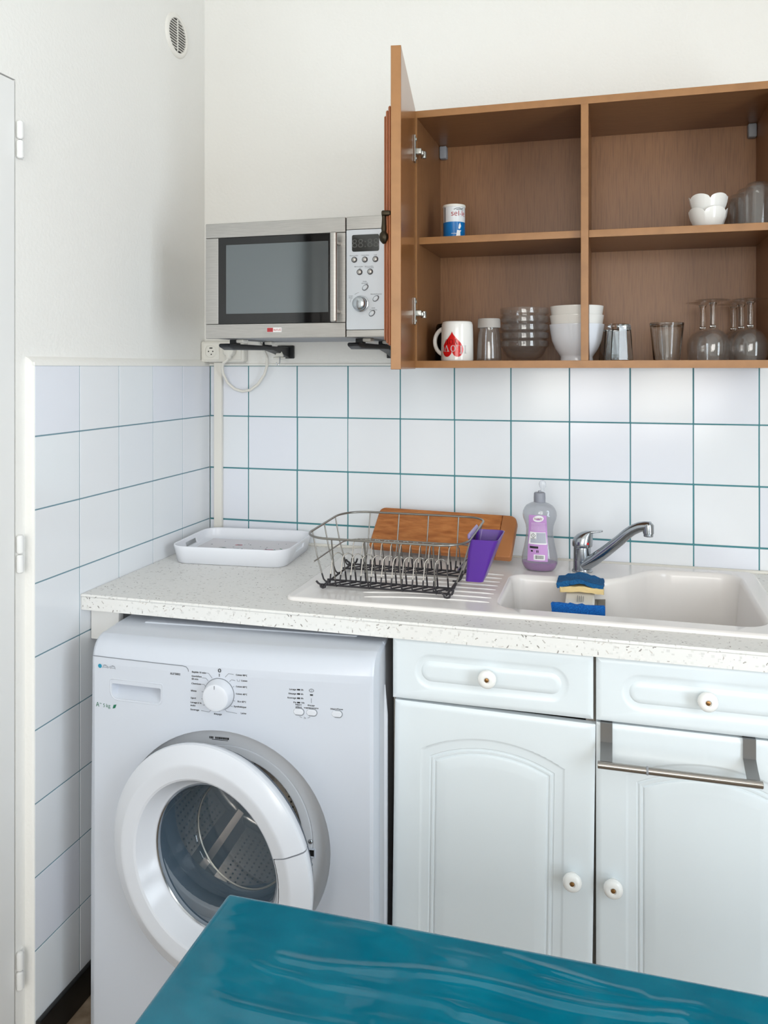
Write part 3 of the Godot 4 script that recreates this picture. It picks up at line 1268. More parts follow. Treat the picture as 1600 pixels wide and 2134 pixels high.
	var zx := Transform3D(Basis(Vector3.RIGHT, PI / 2), Vector3(WM_C.x, WM_C.y, 0))   # local y -> z
	b.lathe([Vector2(0.165, -0.026), Vector2(0.156, -0.024), Vector2(0.151, -0.030), Vector2(0.150, -0.045), Vector2(0.157, -0.058), Vector2(0.147, -0.070), Vector2(0.144, -0.085), Vector2(0.150, -0.093), Vector2(0.205, -0.10), Vector2(0.205, -0.09), Vector2(0.165, -0.08)], 56, zx)
	put("door_seal", b, M.rubber, t, true)
	b = MB.new()
	b.lathe([Vector2(0.165, -0.096), Vector2(0.215, -0.112), Vector2(0.232, -0.13), Vector2(0.232, -0.40), Vector2(0.215, -0.415), Vector2(0.10, -0.415), Vector2(0.06, -0.40), Vector2(0, -0.40), Vector2(0, -0.404), Vector2(0.06, -0.404), Vector2(0.10, -0.42), Vector2(0.218, -0.42), Vector2(0.236, -0.402), Vector2(0.236, -0.128), Vector2(0.217, -0.108), Vector2(0.165, -0.092)], 56, zx)
	var drum := put("drum", b, M.drum, t, true)
	for i in 3:   # lifters
		var a := deg_to_rad(-35.0 + 120.0 * i)
		b = MB.new()
		var lx := Transform3D(Basis(Vector3.BACK, a), Vector3(WM_C.x, WM_C.y, 0))
		var lf := []
		for z in [[-0.135, 0.3], [-0.16, 1.0], [-0.36, 1.0], [-0.395, 0.3]]:
			var r := PackedVector3Array()
			for q in [[-0.034, 0.231], [-0.018, 0.2305 - 0.028 * z[1]], [-0.008, 0.2305 - 0.05 * z[1]], [0.008, 0.2305 - 0.05 * z[1]], [0.018, 0.2305 - 0.028 * z[1]], [0.034, 0.231]]:
				r.append(lx * Vector3(q[0], -q[1], z[0]))
			lf.append(r)
		b.loft(lf)
		put("lifter", b, M.drum_back, drum, true)
	var hole := CylinderMesh.new()
	hole.top_radius = 0.0023
	hole.bottom_radius = 0.0023
	hole.height = 0.0006
	hole.radial_segments = 6
	hole.rings = 1
	var xs := []
	for i in 96:
		var a := TAU * i / 96
		var nearest := 99.0
		for k in 3:
			nearest = minf(nearest, absf(wrapf(a - deg_to_rad(-35.0 + 120.0 * k - 90.0), -PI, PI)))
		if nearest < 0.17:
			continue
		for j in 17:
			var z := -0.14 - 0.0145 * (j + 0.5 * (i % 2))
			xs.append(Transform3D(Basis(Vector3.BACK, a - PI / 2), Vector3(WM_C.x + cos(a) * 0.2314, WM_C.y + sin(a) * 0.2314, z)))
	for r in 9:
		var n := 22 + r * 7
		for i in n:
			var a := TAU * (i + 0.5 * (r % 2)) / n
			xs.append(Transform3D(Basis(Vector3.RIGHT, PI / 2), Vector3(WM_C.x + cos(a) * (0.105 + 0.0125 * r), WM_C.y + sin(a) * (0.105 + 0.0125 * r), -0.4146)))
	var mm := MultiMesh.new()
	mm.transform_format = MultiMesh.TRANSFORM_3D
	mm.mesh = hole
	mm.instance_count = xs.size()
	for i in xs.size():
		mm.set_instance_transform(i, xs[i])
	var mi := MultiMeshInstance3D.new()
	mi.name = "perforation"
	mi.multimesh = mm
	mi.material_override = M.hole
	mi.set_meta("kind", "stuff")
	drum.add_child(mi)

	# door, ajar: local axes u (in its plane), y, n (its normal)
	var th := 0.2301
	var dx := Transform3D(Basis(Vector3(cos(th), 0, sin(th)), Vector3(0, 1, 0), Vector3(-sin(th), 0, cos(th))), Vector3(-0.0051, 0.473, 0.0855))
	var dxl := dx * Transform3D(Basis(Vector3.RIGHT, PI / 2), Vector3.ZERO)   # lathe axis along n; lathe angle a -> (cos a, -sin a)
	var front := [Vector2(0.206, -0.026), Vector2(0.2165, -0.018), Vector2(0.2228, -0.006), Vector2(0.2236, 0.0), Vector2(0.2222, 0.0045), Vector2(0.2130, 0.0105), Vector2(0.1930, 0.0180), Vector2(0.1890, 0.0188), Vector2(0.1840, 0.0182), Vector2(0.1640, 0.0150)]
	var inside := [Vector2(0.1600, 0.0125), Vector2(0.1520, -0.002), Vector2(0.1440, -0.017), Vector2(0.1390, -0.023), Vector2(0.1390, -0.034), Vector2(0.165, -0.030)]
	b = MB.new()
	var all := front.duplicate()
	all.append_array(inside)
	b.lathe(all, 66, dxl, 20.5, 339.5)
	var slim := [Vector2(0.1635, 0.0149)]
	slim.append_array(inside)
	b.lathe(slim, 10, dxl, -20.5, 20.5)
	var door := put("door", b, M.door_white, t, true, 22)
	b = MB.new()
	var hp := []
	for q in front:
		hp.append(q + Vector2(0, 0.0006))
	hp[-1] = Vector2(0.1650, 0.0153)
	hp.append(Vector2(0.1650, -0.02))
	b.lathe(hp, 14, dxl, -19.9, 19.9)
	put("door_handle", b, M.door_white, door, true, 22)
	b = MB.new()
	b.lathe([Vector2(0.139, -0.0285), Vector2(0.207, -0.0275), Vector2(0.207, -0.0335), Vector2(0.139, -0.0375)], 56, dxl)
	put("door_back", b, M.rubber, door, true)
	b = MB.new()
	b.lathe([Vector2(0.1392, -0.0225), Vector2(0.1372, -0.0205), Vector2(0.1352, -0.0225), Vector2(0.1372, -0.0250)], 56, dxl)
	put("chrome_ring", b, M.chrome, door, true)
	b = MB.new()   # glass bowl
	b.lathe([Vector2(0.1375, -0.023), Vector2(0.1345, -0.045), Vector2(0.126, -0.085), Vector2(0.1175, -0.107), Vector2(0.110, -0.115), Vector2(0.105, -0.1165), Vector2(0.06, -0.1215), Vector2(0, -0.123)], 56, dxl, 0, 360, dx.basis.z)
	put("glass_bowl", b, M.door_glass, door, true, 40)
	b = MB.new()
	b.lathe([Vector2(0.1095, -0.1135), Vector2(0.1075, -0.1120), Vector2(0.1060, -0.1140), Vector2(0.1078, -0.1158)], 56, dxl)
	put("bowl_edge", b, M.zinc, door, true)
	b = MB.new()   # hinge
	b.box(Vector3(-0.207, 0.473, 0.008), Vector3(0.012, 0.06, 0.046), 0.003)
	put("hinge", b, M.zinc, door, true)

	# programme knob, buttons, lettering
	var kx := Transform3D(Basis(Vector3.RIGHT, PI / 2), Vector3(-0.0115, 0.7635, wz(0)))
	b = MB.new()
	b.lathe([Vector2(0, -0.001), Vector2(0.0302, -0.001), Vector2(0.0300, 0.004), Vector2(0.0262, 0.0195), Vector2(0.0245, 0.0215), Vector2(0.018, 0.0222), Vector2(0, 0.0224)], 40, kx)
	var kn := put("programme_knob", b, M.door_white, t, true)
	b = MB.new()
	b.box(Vector3(-0.0125, 0.7838, wz(0) + 0.0218), Vector3(0.0016, 0.007, 0.0012), 0.0003)
	put("pointer", b, M.ink_grey, kn, true)
	b = MB.new()
	b.lathe([Vector2(0.0300, -0.0005), Vector2(0.0314, -0.0005), Vector2(0.0314, 0.0006), Vector2(0.0300, 0.0006)], 40, kx)
	put("gap_ring", b, M.ink_grey, kn, true)
	for x in [0.1487, 0.1740, 0.2229]:
		b = MB.new()
		b.prism(rrect(0.0208, 0.0122, 0.0060, 5, Vector2(x, 0.7408)), -0.004, wz(x) + 0.0016, Transform3D(), 0.0012)
		var bt := put("button", b, M.door_white, t, true)
		b = MB.new()
		b.prism(rrect(0.0230, 0.0144, 0.0071, 5, Vector2(x, 0.7408)), -0.004, wz(x) + 0.0003)
		put("button_gap", b, M.ink_grey, bt, true)
	bold = true
	b = MB.new()
	var sz := 0.0044
	for q in [["Rapide 15 min", -0.0686, 0.8026], ["Quotidien", -0.0691, 0.7945], ["60 min", -0.0691, 0.7889], ["Chemises", -0.0696, 0.7799], ["Mixte", -0.0706, 0.7656], ["Sport", -0.0711, 0.7514], ["Lavage à la", -0.0716, 0.7428], ["main", -0.0716, 0.7368], ["Essorage", -0.0716, 0.7287]]:
		wtxt(b, q[0], q[1], q[2], sz, -1)
	for q in [["Coton 90°C", 0.0461, 0.8037], ["Coton", 0.0461, 0.7932], ["Coton 60°C", 0.0461, 0.7812], ["Coton 40°C", 0.0461, 0.7670], ["Eco 60°C", 0.0441, 0.7524], ["Synthétique", 0.0441, 0.7422], ["Laine", 0.0441, 0.7301]]:
		wtxt(b, q[0], q[1], q[2], sz, 1)
	wtxt(b, "Rinçage", -0.0141, 0.7244, sz, 0)
	wtxt(b, "O", -0.0106, 0.8095, 0.010, 0)
	wtxt(b, "I", -0.0111, 0.8005, 0.007, 0)
	for q in [["Lavage", "3h", 0.7832], ["Rinçage", "6h", 0.7750], ["Essorage", "9h", 0.7668], ["Fin", "12h", 0.7585]]:
		wtxt(b, q[0], 0.1440, q[2], 0.0041, 1)
		wtxt(b, q[1], 0.1535, q[2], 0.0041, -1)
	for q in [["Départ", 0.1486, 0.7545], ["différé", 0.1486, 0.7496], ["Rinçage", 0.1735, 0.7545], ["supplémentaire", 0.1735, 0.7496], ["Départ/Pause", 0.2229, 0.7502]]:
		wtxt(b, q[0], q[1], q[2], 0.0037, 0)
	wtxt(b, "ALF5802", -0.1045, 0.7955, 0.0056, 0)
	for q in [[0.1488, 0.7832], [0.1488, 0.7750], [0.1488, 0.7668], [0.1488, 0.7585], [0.1740, 0.7745]]:
		b.box(Vector3(q[0], q[1], wz(q[0]) + 0.0002), Vector3(0.0058, 0.0026, 0.0008))
	put("print", b, M.ink, t, true)
	bold = false
	b = MB.new()   # pointer lines from the programmes to the knob
	for q in [[[-0.0395, 0.8026], [-0.0335, 0.8026], [-0.0260, 0.7935]], [[-0.0470, 0.7925], [-0.0390, 0.7925], [-0.0340, 0.7875]], [[-0.0490, 0.7800], [-0.0430, 0.7800], [-0.0400, 0.7765]], [[-0.0480, 0.7656], [-0.0430, 0.7656]], [[-0.0490, 0.7514], [-0.0430, 0.7514]], [[-0.0450, 0.7395], [-0.0370, 0.7395]], [[-0.0495, 0.7282], [-0.0325, 0.7270], [-0.0270, 0.7320]],
			[[0.0185, 0.8040], [0.0080, 0.8050], [0.0010, 0.7975]], [[0.0215, 0.7925], [0.0140, 0.7935], [0.0100, 0.7895]], [[0.0195, 0.7812], [0.0170, 0.7795]], [[0.0215, 0.7528], [0.0150, 0.7535]], [[0.0170, 0.7415], [0.0120, 0.7425], [0.0075, 0.7450]], [[0.0255, 0.7290], [0.0040, 0.7310], [-0.0020, 0.7380]], [[-0.0105, 0.7330], [-0.0105, 0.7295]], [[0.1738, 0.7680], [0.1738, 0.7590]], [[0.1555, 0.7300], [0.1505, 0.7320]], [[0.1665, 0.7300], [0.1715, 0.7320]]]:
		var l := []
		for w in q:
			l.append(Vector2(w[0], w[1]))
		wline(b, l, 0.0009)
	wline(b, [Vector2(0.0255, 0.7952), Vector2(0.0262, 0.7915), Vector2(0.0305, 0.7915), Vector2(0.0312, 0.7952)], 0.0008)
	var sy := []
	for i in 21:
		sy.append(Vector2(0.1740 + 0.0046 * cos(TAU * i / 20) * (0.75 + 0.25 * absf(cos(TAU * i / 20))), 0.7830 + 0.0032 * sin(TAU * i / 20)))
	wline(b, sy, 0.0008)
	wline(b, [Vector2(0.1740, 0.7860), Vector2(0.1740, 0.7800)], 0.0007)
	wtxt(b, "3s", 0.1610, 0.7299, 0.005, 0)
	# open letters of the maker's badge
	for o in [-0.2615, -0.2435]:
		wline(b, [Vector2(o - 0.0055, 0.7920), Vector2(o - 0.0040, 0.7975), Vector2(o, 0.7988), Vector2(o + 0.0040, 0.7975), Vector2(o + 0.0055, 0.7920)], 0.0009)
		wline(b, [Vector2(o - 0.0040, 0.7942), Vector2(o + 0.0040, 0.7942)], 0.0008)
	wline(b, [Vector2(-0.2555, 0.7965), Vector2(-0.2528, 0.7930), Vector2(-0.2495, 0.7975)], 0.0009)
	put("fine_print", b, M.ink_grey, t, true)
	b = MB.new()
	b.plate(circle(Vector2(-0.2735, 0.7955), 0.0043, 18), [], 0.01, func(q: Vector2) -> Vector3: return Vector3(q.x, q.y, wz(q.x) + 0.0005), Vector3.BACK)
	put("logo_dot", b, M.teal_dot, t, true)
	b = MB.new()
	wtxt(b, "A", -0.2830, 0.7170, 0.0125, -1)
	wtxt(b, "++", -0.2745, 0.7195, 0.005, -1)
	wtxt(b, "5 kg", -0.2660, 0.7165, 0.0095, -1)
	var leaf := PackedVector2Array([Vector2(-0.2440, 0.7125), Vector2(-0.2380, 0.7140), Vector2(-0.2350, 0.7215), Vector2(-0.2415, 0.7200)])
	b.plate(leaf, [], 0.02, func(q: Vector2) -> Vector3: return Vector3(q.x, q.y, wz(q.x) + 0.0005), Vector3.BACK)
	put("energy_print", b, M.leaf_green, t, true)


# ---------------------------------------------------------------- wall cabinet
func wall_cabinet() -> void:
	var t := thing("wall_cabinet", "open brown wooden wall cabinet with two compartments and its left door swung wide", "cabinet", Vector3(1.078, 1.3995, 0.145))
	var x0 := 0.672
	var x1 := 1.484
	var y0 := 1.3995
	var y1 := 2.0060
	var zb := 0.002
	var zf := 0.284
	var b := MB.new()
	b.ab(Vector3(x0, y0, zb), Vector3(x0 + 0.016, y1 - 0.0165, zf))
	put("side_panel", b, M.wood, t)
	b = MB.new()
	b.ab(Vector3(x1 - 0.016, y0, zb), Vector3(x1, y1 - 0.0165, zf))
	put("side_panel", b, M.wood, t)
	b = MB.new()
	b.ab(Vector3(x0, y1 - 0.0165, zb), Vector3(x1, y1, zf))
	put("top_panel", b, M.wood_across, t)
	b = MB.new()
	b.ab(Vector3(x0 + 0.016, y0, zb), Vector3(x1 - 0.016, y0 + 0.0170, zf))
	put("bottom_panel", b, M.wood_across, t)
	b = MB.new()
	b.ab(Vector3(x0 + 0.016, y0 + 0.017, zb), Vector3(x1 - 0.016, y1 - 0.0165, 0.010))
	put("back_panel", b, M.wood, t)
	b = MB.new()
	b.ab(Vector3(1.0642, y0 + 0.017, 0.010), Vector3(1.0808, y1 - 0.0165, zf))
	put("divider", b, M.wood, t)
	for s in [[x0 + 0.016, 1.0642], [1.0808, x1 - 0.016]]:
		b = MB.new()
		b.ab(Vector3(s[0], 1.6945, 0.010), Vector3(s[1], 1.7110, 0.2615))
		var sh := put("shelf", b, M.wood_across, t)
		b = MB.new()
		b.ab(Vector3(s[0], 1.6945, 0.2615), Vector3(s[1], 1.7110, 0.2625), 0.0004)
		put("edge_band", b, M.wood_edge, sh)
	# lighter edging along the front
	b = MB.new()
	b.ab(Vector3(x0, y1 - 0.0165, zf), Vector3(x1, y1, zf + 0.001), 0.0004)
	b.ab(Vector3(x0, y0, zf), Vector3(x1, y0 + 0.017, zf + 0.001), 0.0004)
	b.ab(Vector3(x0, y0 + 0.017, zf), Vector3(x0 + 0.016, y1 - 0.0165, zf + 0.001), 0.0004)
	b.ab(Vector3(x1 - 0.016, y0 + 0.017, zf), Vector3(x1, y1 - 0.0165, zf + 0.001), 0.0004)
	b.ab(Vector3(1.0642, y0 + 0.0172, zf), Vector3(1.0808, y1 - 0.0167, zf + 0.0016), 0.0004)
	put("edge_band", b, M.wood_edge, t)
	for x in [0.6985, 1.4575]:
		b = MB.new()
		b.box(Vector3(x, 1.9725, 0.021), Vector3(0.020, 0.034, 0.022), 0.003)
		put("hanging_bracket", b, M.grey_plastic, t)
	for y in [1.950, 1.535]:   # plates left on the right side panel
		b = MB.new()
		b.box(Vector3(1.4655, y, 0.236), Vector3(0.005, 0.045, 0.022), 0.001)
		b.cyl(Vector3(1.4605, y, 0.236), 0.006, 0.010, 10, 0.001, Basis(Vector3.BACK, PI / 2))
		put("hinge_plate", b, M.brass, t)

	# door: local x along its width from the hinge, y up, z out of its outer face
	var ex := Vector3(0.1640, 0, 0.98646)
	var dx := Transform3D(Basis(ex, Vector3.UP, ex.cross(Vector3.UP)), Vector3(0.6850, 1.3970, 0.2885))
	b = MB.new()
	b.ab(Vector3(0, 0, 0), Vector3(0.3905, 0.611, 0.0195), 0.0006)
	var door := put("door", b.move(dx), M.wood_gloss, t)
	b = MB.new()
	b.ab(Vector3(0.3905, 0.0006, 0.0004), Vector3(0.3917, 0.6104, 0.0191), 0.0004)
	put("edge_band", b.move(dx), M.wood_edge, door)
	b = MB.new()
	for k in [[0.0, 0.0195, 0.025], [0.0045, 0.0245, 0.030], [0.010, 0.0295, 0.034]]:
		b.ab(Vector3(0.018 + k[0], 0.045 + k[0], k[1]), Vector3(0.384 - k[0], 0.500 - k[0] * 1.6, k[2]), 0.0022)
	put("moulding", b.move(dx), M.wood_red, door)
	b = MB.new()
	var hx := 0.3795
	b.box(Vector3(hx, 0.2965, 0.029), Vector3(0.012, 0.010, 0.018), 0.002)
	b.lathe([Vector2(0, 0.2380), Vector2(0.003, 0.2395), Vector2(0.0072, 0.2445), Vector2(0.0090, 0.2510), Vector2(0.0078, 0.2575), Vector2(0.0042, 0.2620), Vector2(0.0050, 0.268), Vector2(0.0042, 0.275), Vector2(0.0034, 0.288), Vector2(0.0042, 0.296), Vector2(0, 0.299)], 14, Transform3D(Basis(), Vector3(hx, 0, 0.034)))
	put("pull_handle", b.move(dx), M.old_brass, door)
	for y in [0.508, 0.1335]:
		b = MB.new()
		b.box(Vector3(0.040, y, -0.002), Vector3(0.022, 0.062, 0.004), 0.0012)
		b.box(Vector3(0.030, y - 0.004, -0.010), Vector3(0.016, 0.014, 0.014), 0.002)
		b.box(Vector3(0.016, y - 0.006, -0.018), Vector3(0.026, 0.011, 0.008), 0.002)
		b.cyl(Vector3(0.006, y - 0.006, -0.020), 0.0065, 0.016, 12, 0.001)
		b.cyl(Vector3(0.040, y + 0.022, -0.005), 0.004, 0.003, 10, 0.0008, Basis(Vector3.RIGHT, PI / 2))
		b.cyl(Vector3(0.040, y - 0.022, -0.005), 0.004, 0.003, 10, 0.0008, Basis(Vector3.RIGHT, PI / 2))
		put("hinge", b.move(dx), M.zinc, t)


# ---------------------------------------------------------------- microwave on its brackets
func microwave() -> void:
	var x0 := 0.2080
	var x1 := 0.6480
	var y0 := 1.4685
	var y1 := 1.7385
	var zf := 0.420
	var t := thing("microwave", "stainless steel microwave oven with a dark window, on black wall brackets", "microwave", Vector3(0.428, y0, 0.25))
	var b := MB.new()
	b.ab(Vector3(x0 + 0.002, y0 + 0.001, 0.085), Vector3(x1 - 0.002, y1 - 0.002, 0.4005), 0.003)
	put("body", b, M.grey_plastic, t)
	# door: four steel rails round the black glass
	var xd := 0.5550
	b = MB.new()
	b.ab(Vector3(x0, y1 - 0.0340, 0.4015), Vector3(xd, y1, zf), 0.0012)
	b.ab(Vector3(x0, y0, 0.4015), Vector3(xd, y0 + 0.0335, zf), 0.0012)
	b.ab(Vector3(x0, y0 + 0.0340, 0.4015), Vector3(0.2410, y1 - 0.0345, zf), 0.0009)
	b.ab(Vector3(0.5330, y0 + 0.0340, 0.4015), Vector3(xd, y1 - 0.0345, zf), 0.0009)
	var dr := put("door", b, M.steel, t)
	b = MB.new()
	b.ab(Vector3(0.2412, y0 + 0.034, 0.403), Vector3(0.5328, y1 - 0.0345, zf - 0.0006), 0.0005)
	put("window", b, M.black_glass, dr)
	b = MB.new()
	b.ab(Vector3(0.2610, 1.5260, 0.418), Vector3(0.5140, 1.6870, zf - 0.0003), 0.0001)
	put("screen", b, M.mw_screen, dr)
	b = MB.new()
	b.ab(Vector3(0.5265, 1.5020, 0.438), Vector3(0.5425, 1.7030, 0.446), 0.003)
	for y in [1.526, 1.679]:
		b.cyl(Vector3(0.5400, y, 0.429), 0.0048, 0.022, 12, 0.0, Basis(Vector3.RIGHT, PI / 2))
	put("handle", b, M.steel, dr)
	b = MB.new()
	b.ab(Vector3(0.3650, 1.4820, zf), Vector3(0.4010, 1.4925, zf + 0.0008), 0.0002)
	var bd := put("badge", b, M.white_print, dr)
	b = MB.new()
	b.ab(Vector3(0.3655, 1.4825, zf + 0.0008), Vector3(0.3800, 1.4920, zf + 0.0012))
	txt(b, "WAVE", 0.0078, at_xf(Transform3D(Basis(), Vector3(0.3905, 1.4872, zf + 0.0009))))
	put("badge_print", b, M.badge_red, bd)
	# control side
	var xc := 0.5570
	for q in [[1.7095, y1], [y0, 1.4848]]:
		b = MB.new()
		b.ab(Vector3(xc, q[0], 0.4015), Vector3(x1, q[1], zf), 0.0012)
		put("steel_trim", b, M.steel, t)
	b = MB.new()
	b.ab(Vector3(xc, 1.4852, 0.4015), Vector3(x1, 1.7090, zf - 0.0003), 0.001)
	var cp := put("control_panel", b, M.silver_plastic, t)
	b = MB.new()
	b.prism(rrect(0.0630, 0.0375, 0.004, 4, Vector2(0.6020, 1.6785)), zf - 0.001, zf + 0.0010, Transform3D(), 0.0006)
	put("display", b, M.display, cp)
	b = MB.new()
	txt(b, "88:88", 0.026, at_xf(Transform3D(Basis(), Vector3(0.6020, 1.6780, zf + 0.0010))))
	put("digits", b, M.digit, cp)
	for q in [[0.5758, 1.6418], [0.6005, 1.6414], [0.6250, 1.6415], [0.5882, 1.6138], [0.6128, 1.6140]]:
		b = MB.new()
		b.lathe([Vector2(0, 0), Vector2(0.0052, 0), Vector2(0.0048, 0.0024), Vector2(0.003, 0.0034), Vector2(0, 0.0036)], 18, Transform3D(Basis(Vector3.RIGHT, PI / 2), Vector3(q[0], q[1], zf)))
		var bt := put("button", b, M.steel, cp)
		b = MB.new()
		b.lathe([Vector2(0.0052, 0.0001), Vector2(0.0068, 0.0001), Vector2(0.0066, 0.0010), Vector2(0.0052, 0.0008)], 18, Transform3D(Basis(Vector3.RIGHT, PI / 2), Vector3(q[0], q[1], zf)))
		put("button_ring", b, M.dark_ring, bt)
	for q in [[0.6016, 1.5792], [0.6261, 1.5540], [0.6172, 1.5211]]:
		var ox := Transform3D(Basis(Vector3.BACK, 0.75), Vector3(q[0], q[1], zf)) * Transform3D(Basis(Vector3.RIGHT, PI / 2).scaled(Vector3(1, 0.68, 1)), Vector3.ZERO)
		b = MB.new()
		b.lathe([Vector2(0, 0), Vector2(0.0068, 0), Vector2(0.0064, 0.0022), Vector2(0.004, 0.0032), Vector2(0, 0.0034)], 18, ox)
		var bt := put("button", b, M.silver_plastic, cp)
		b = MB.new()
		b.lathe([Vector2(0.0068, 0.0001), Vector2(0.0084, 0.0001), Vector2(0.0082, 0.0010), Vector2(0.0068, 0.0008)], 18, ox)
		put("button_ring", b, M.dark_ring, bt)
	b = MB.new()
	b.lathe([Vector2(0, 0), Vector2(0.0182, 0), Vector2(0.0182, 0.0035), Vector2(0.0160, 0.0042), Vector2(0.0152, 0.0150), Vector2(0.0138, 0.0172), Vector2(0.008, 0.0185), Vector2(0, 0.0188)], 32, Transform3D(Basis(Vector3.RIGHT, PI / 2), Vector3(0.5912, 1.5430, zf)))
	put("knob", b, M.chrome, cp)
	b = MB.new()
	var lab := func(s: String, x: float, y: float) -> void:
		txt(b, s, 0.0036, at_xf(Transform3D(Basis(), Vector3(x, y, zf - 0.0001))))
	for q in [["Micro-ondes", 0.5750, 1.6513], ["Convection", 0.6010, 1.6511], ["Grill", 0.6250, 1.6511], ["Micro-ondes", 0.5862, 1.6262], ["gril", 0.5890, 1.6222], ["Micro-ondes", 0.6105, 1.6262], ["+ convection", 0.6110, 1.6230], ["Poids", 0.6005, 1.5925], ["Minutage", 0.6005, 1.5885], ["Temps", 0.5675, 1.5610], ["Menu", 0.5675, 1.5570], ["Marche/Express", 0.6270, 1.5640], ["Arrêt", 0.6200, 1.5330], ["Annulation", 0.6200, 1.5290]]:
		lab.call(q[0], q[1], q[2])
	for k in [[100.0, 125.0], [150.0, 172.0]]:
		var arc := []
		for i in 7:
			var a := deg_to_rad(lerpf(k[0], k[1], i / 6.0))
			arc.append(Vector2(0.5912 + 0.0255 * cos(a), 1.5430 + 0.0255 * sin(a)))
		b.prism(band(arc, 0.0006), zf - 0.0004, zf)
	put("print", b, M.ink_grey, cp)
	for q in [[0.2391, 0.305], [0.5623, 0.305], [0.2391, 0.135], [0.5623, 0.135]]:
		b = MB.new()
		b.box(Vector3(q[0] + 0.018, y0 - 0.0035, q[1] + 0.02), Vector3(0.020, 0.009, 0.030), 0.002)
		put("foot", b, M.cream_plastic, t)
	# brackets
	for q in [[0.2391, "black wall bracket under the left end of the microwave, beside the sockets"], [0.5623, "black wall bracket under the right end of the microwave, by the cabinet door"]]:
		var x: float = q[0]
		var k := thing("wall_bracket", q[1], "bracket", Vector3(x, 1.43, 0.1), 0, "microwave brackets")
		b = MB.new()
		b.ab(Vector3(x - 0.026, 1.4260, -0.0048), Vector3(x + 0.024, 1.4630, 0.004), 0.0015)
		put("wall_plate", b, M.black_metal, k)
		b = MB.new()
		var side := PackedVector2Array([Vector2(0.004, 1.4270), Vector2(0.055, 1.4380), Vector2(0.12, 1.4470), Vector2(0.36, 1.4430), Vector2(0.385, 1.4500), Vector2(0.388, 1.4545), Vector2(0.380, 1.4580), Vector2(0.004, 1.4580)])
		b.prism(side, -0.013, 0.013, Transform3D(Vector3(0, 0, 1), Vector3(0, 1, 0), Vector3(1, 0, 0), Vector3(x, 0, 0)), 0.002)
		put("arm", b, M.black_metal, k)
		for z in [0.13, 0.325]:
			b = MB.new()
			b.ab(Vector3(x - 0.010, 1.4570, z - 0.012), Vector3(x + 0.008, 1.4684, z + 0.012), 0.001)
			put("pad", b, M.black_metal, k)


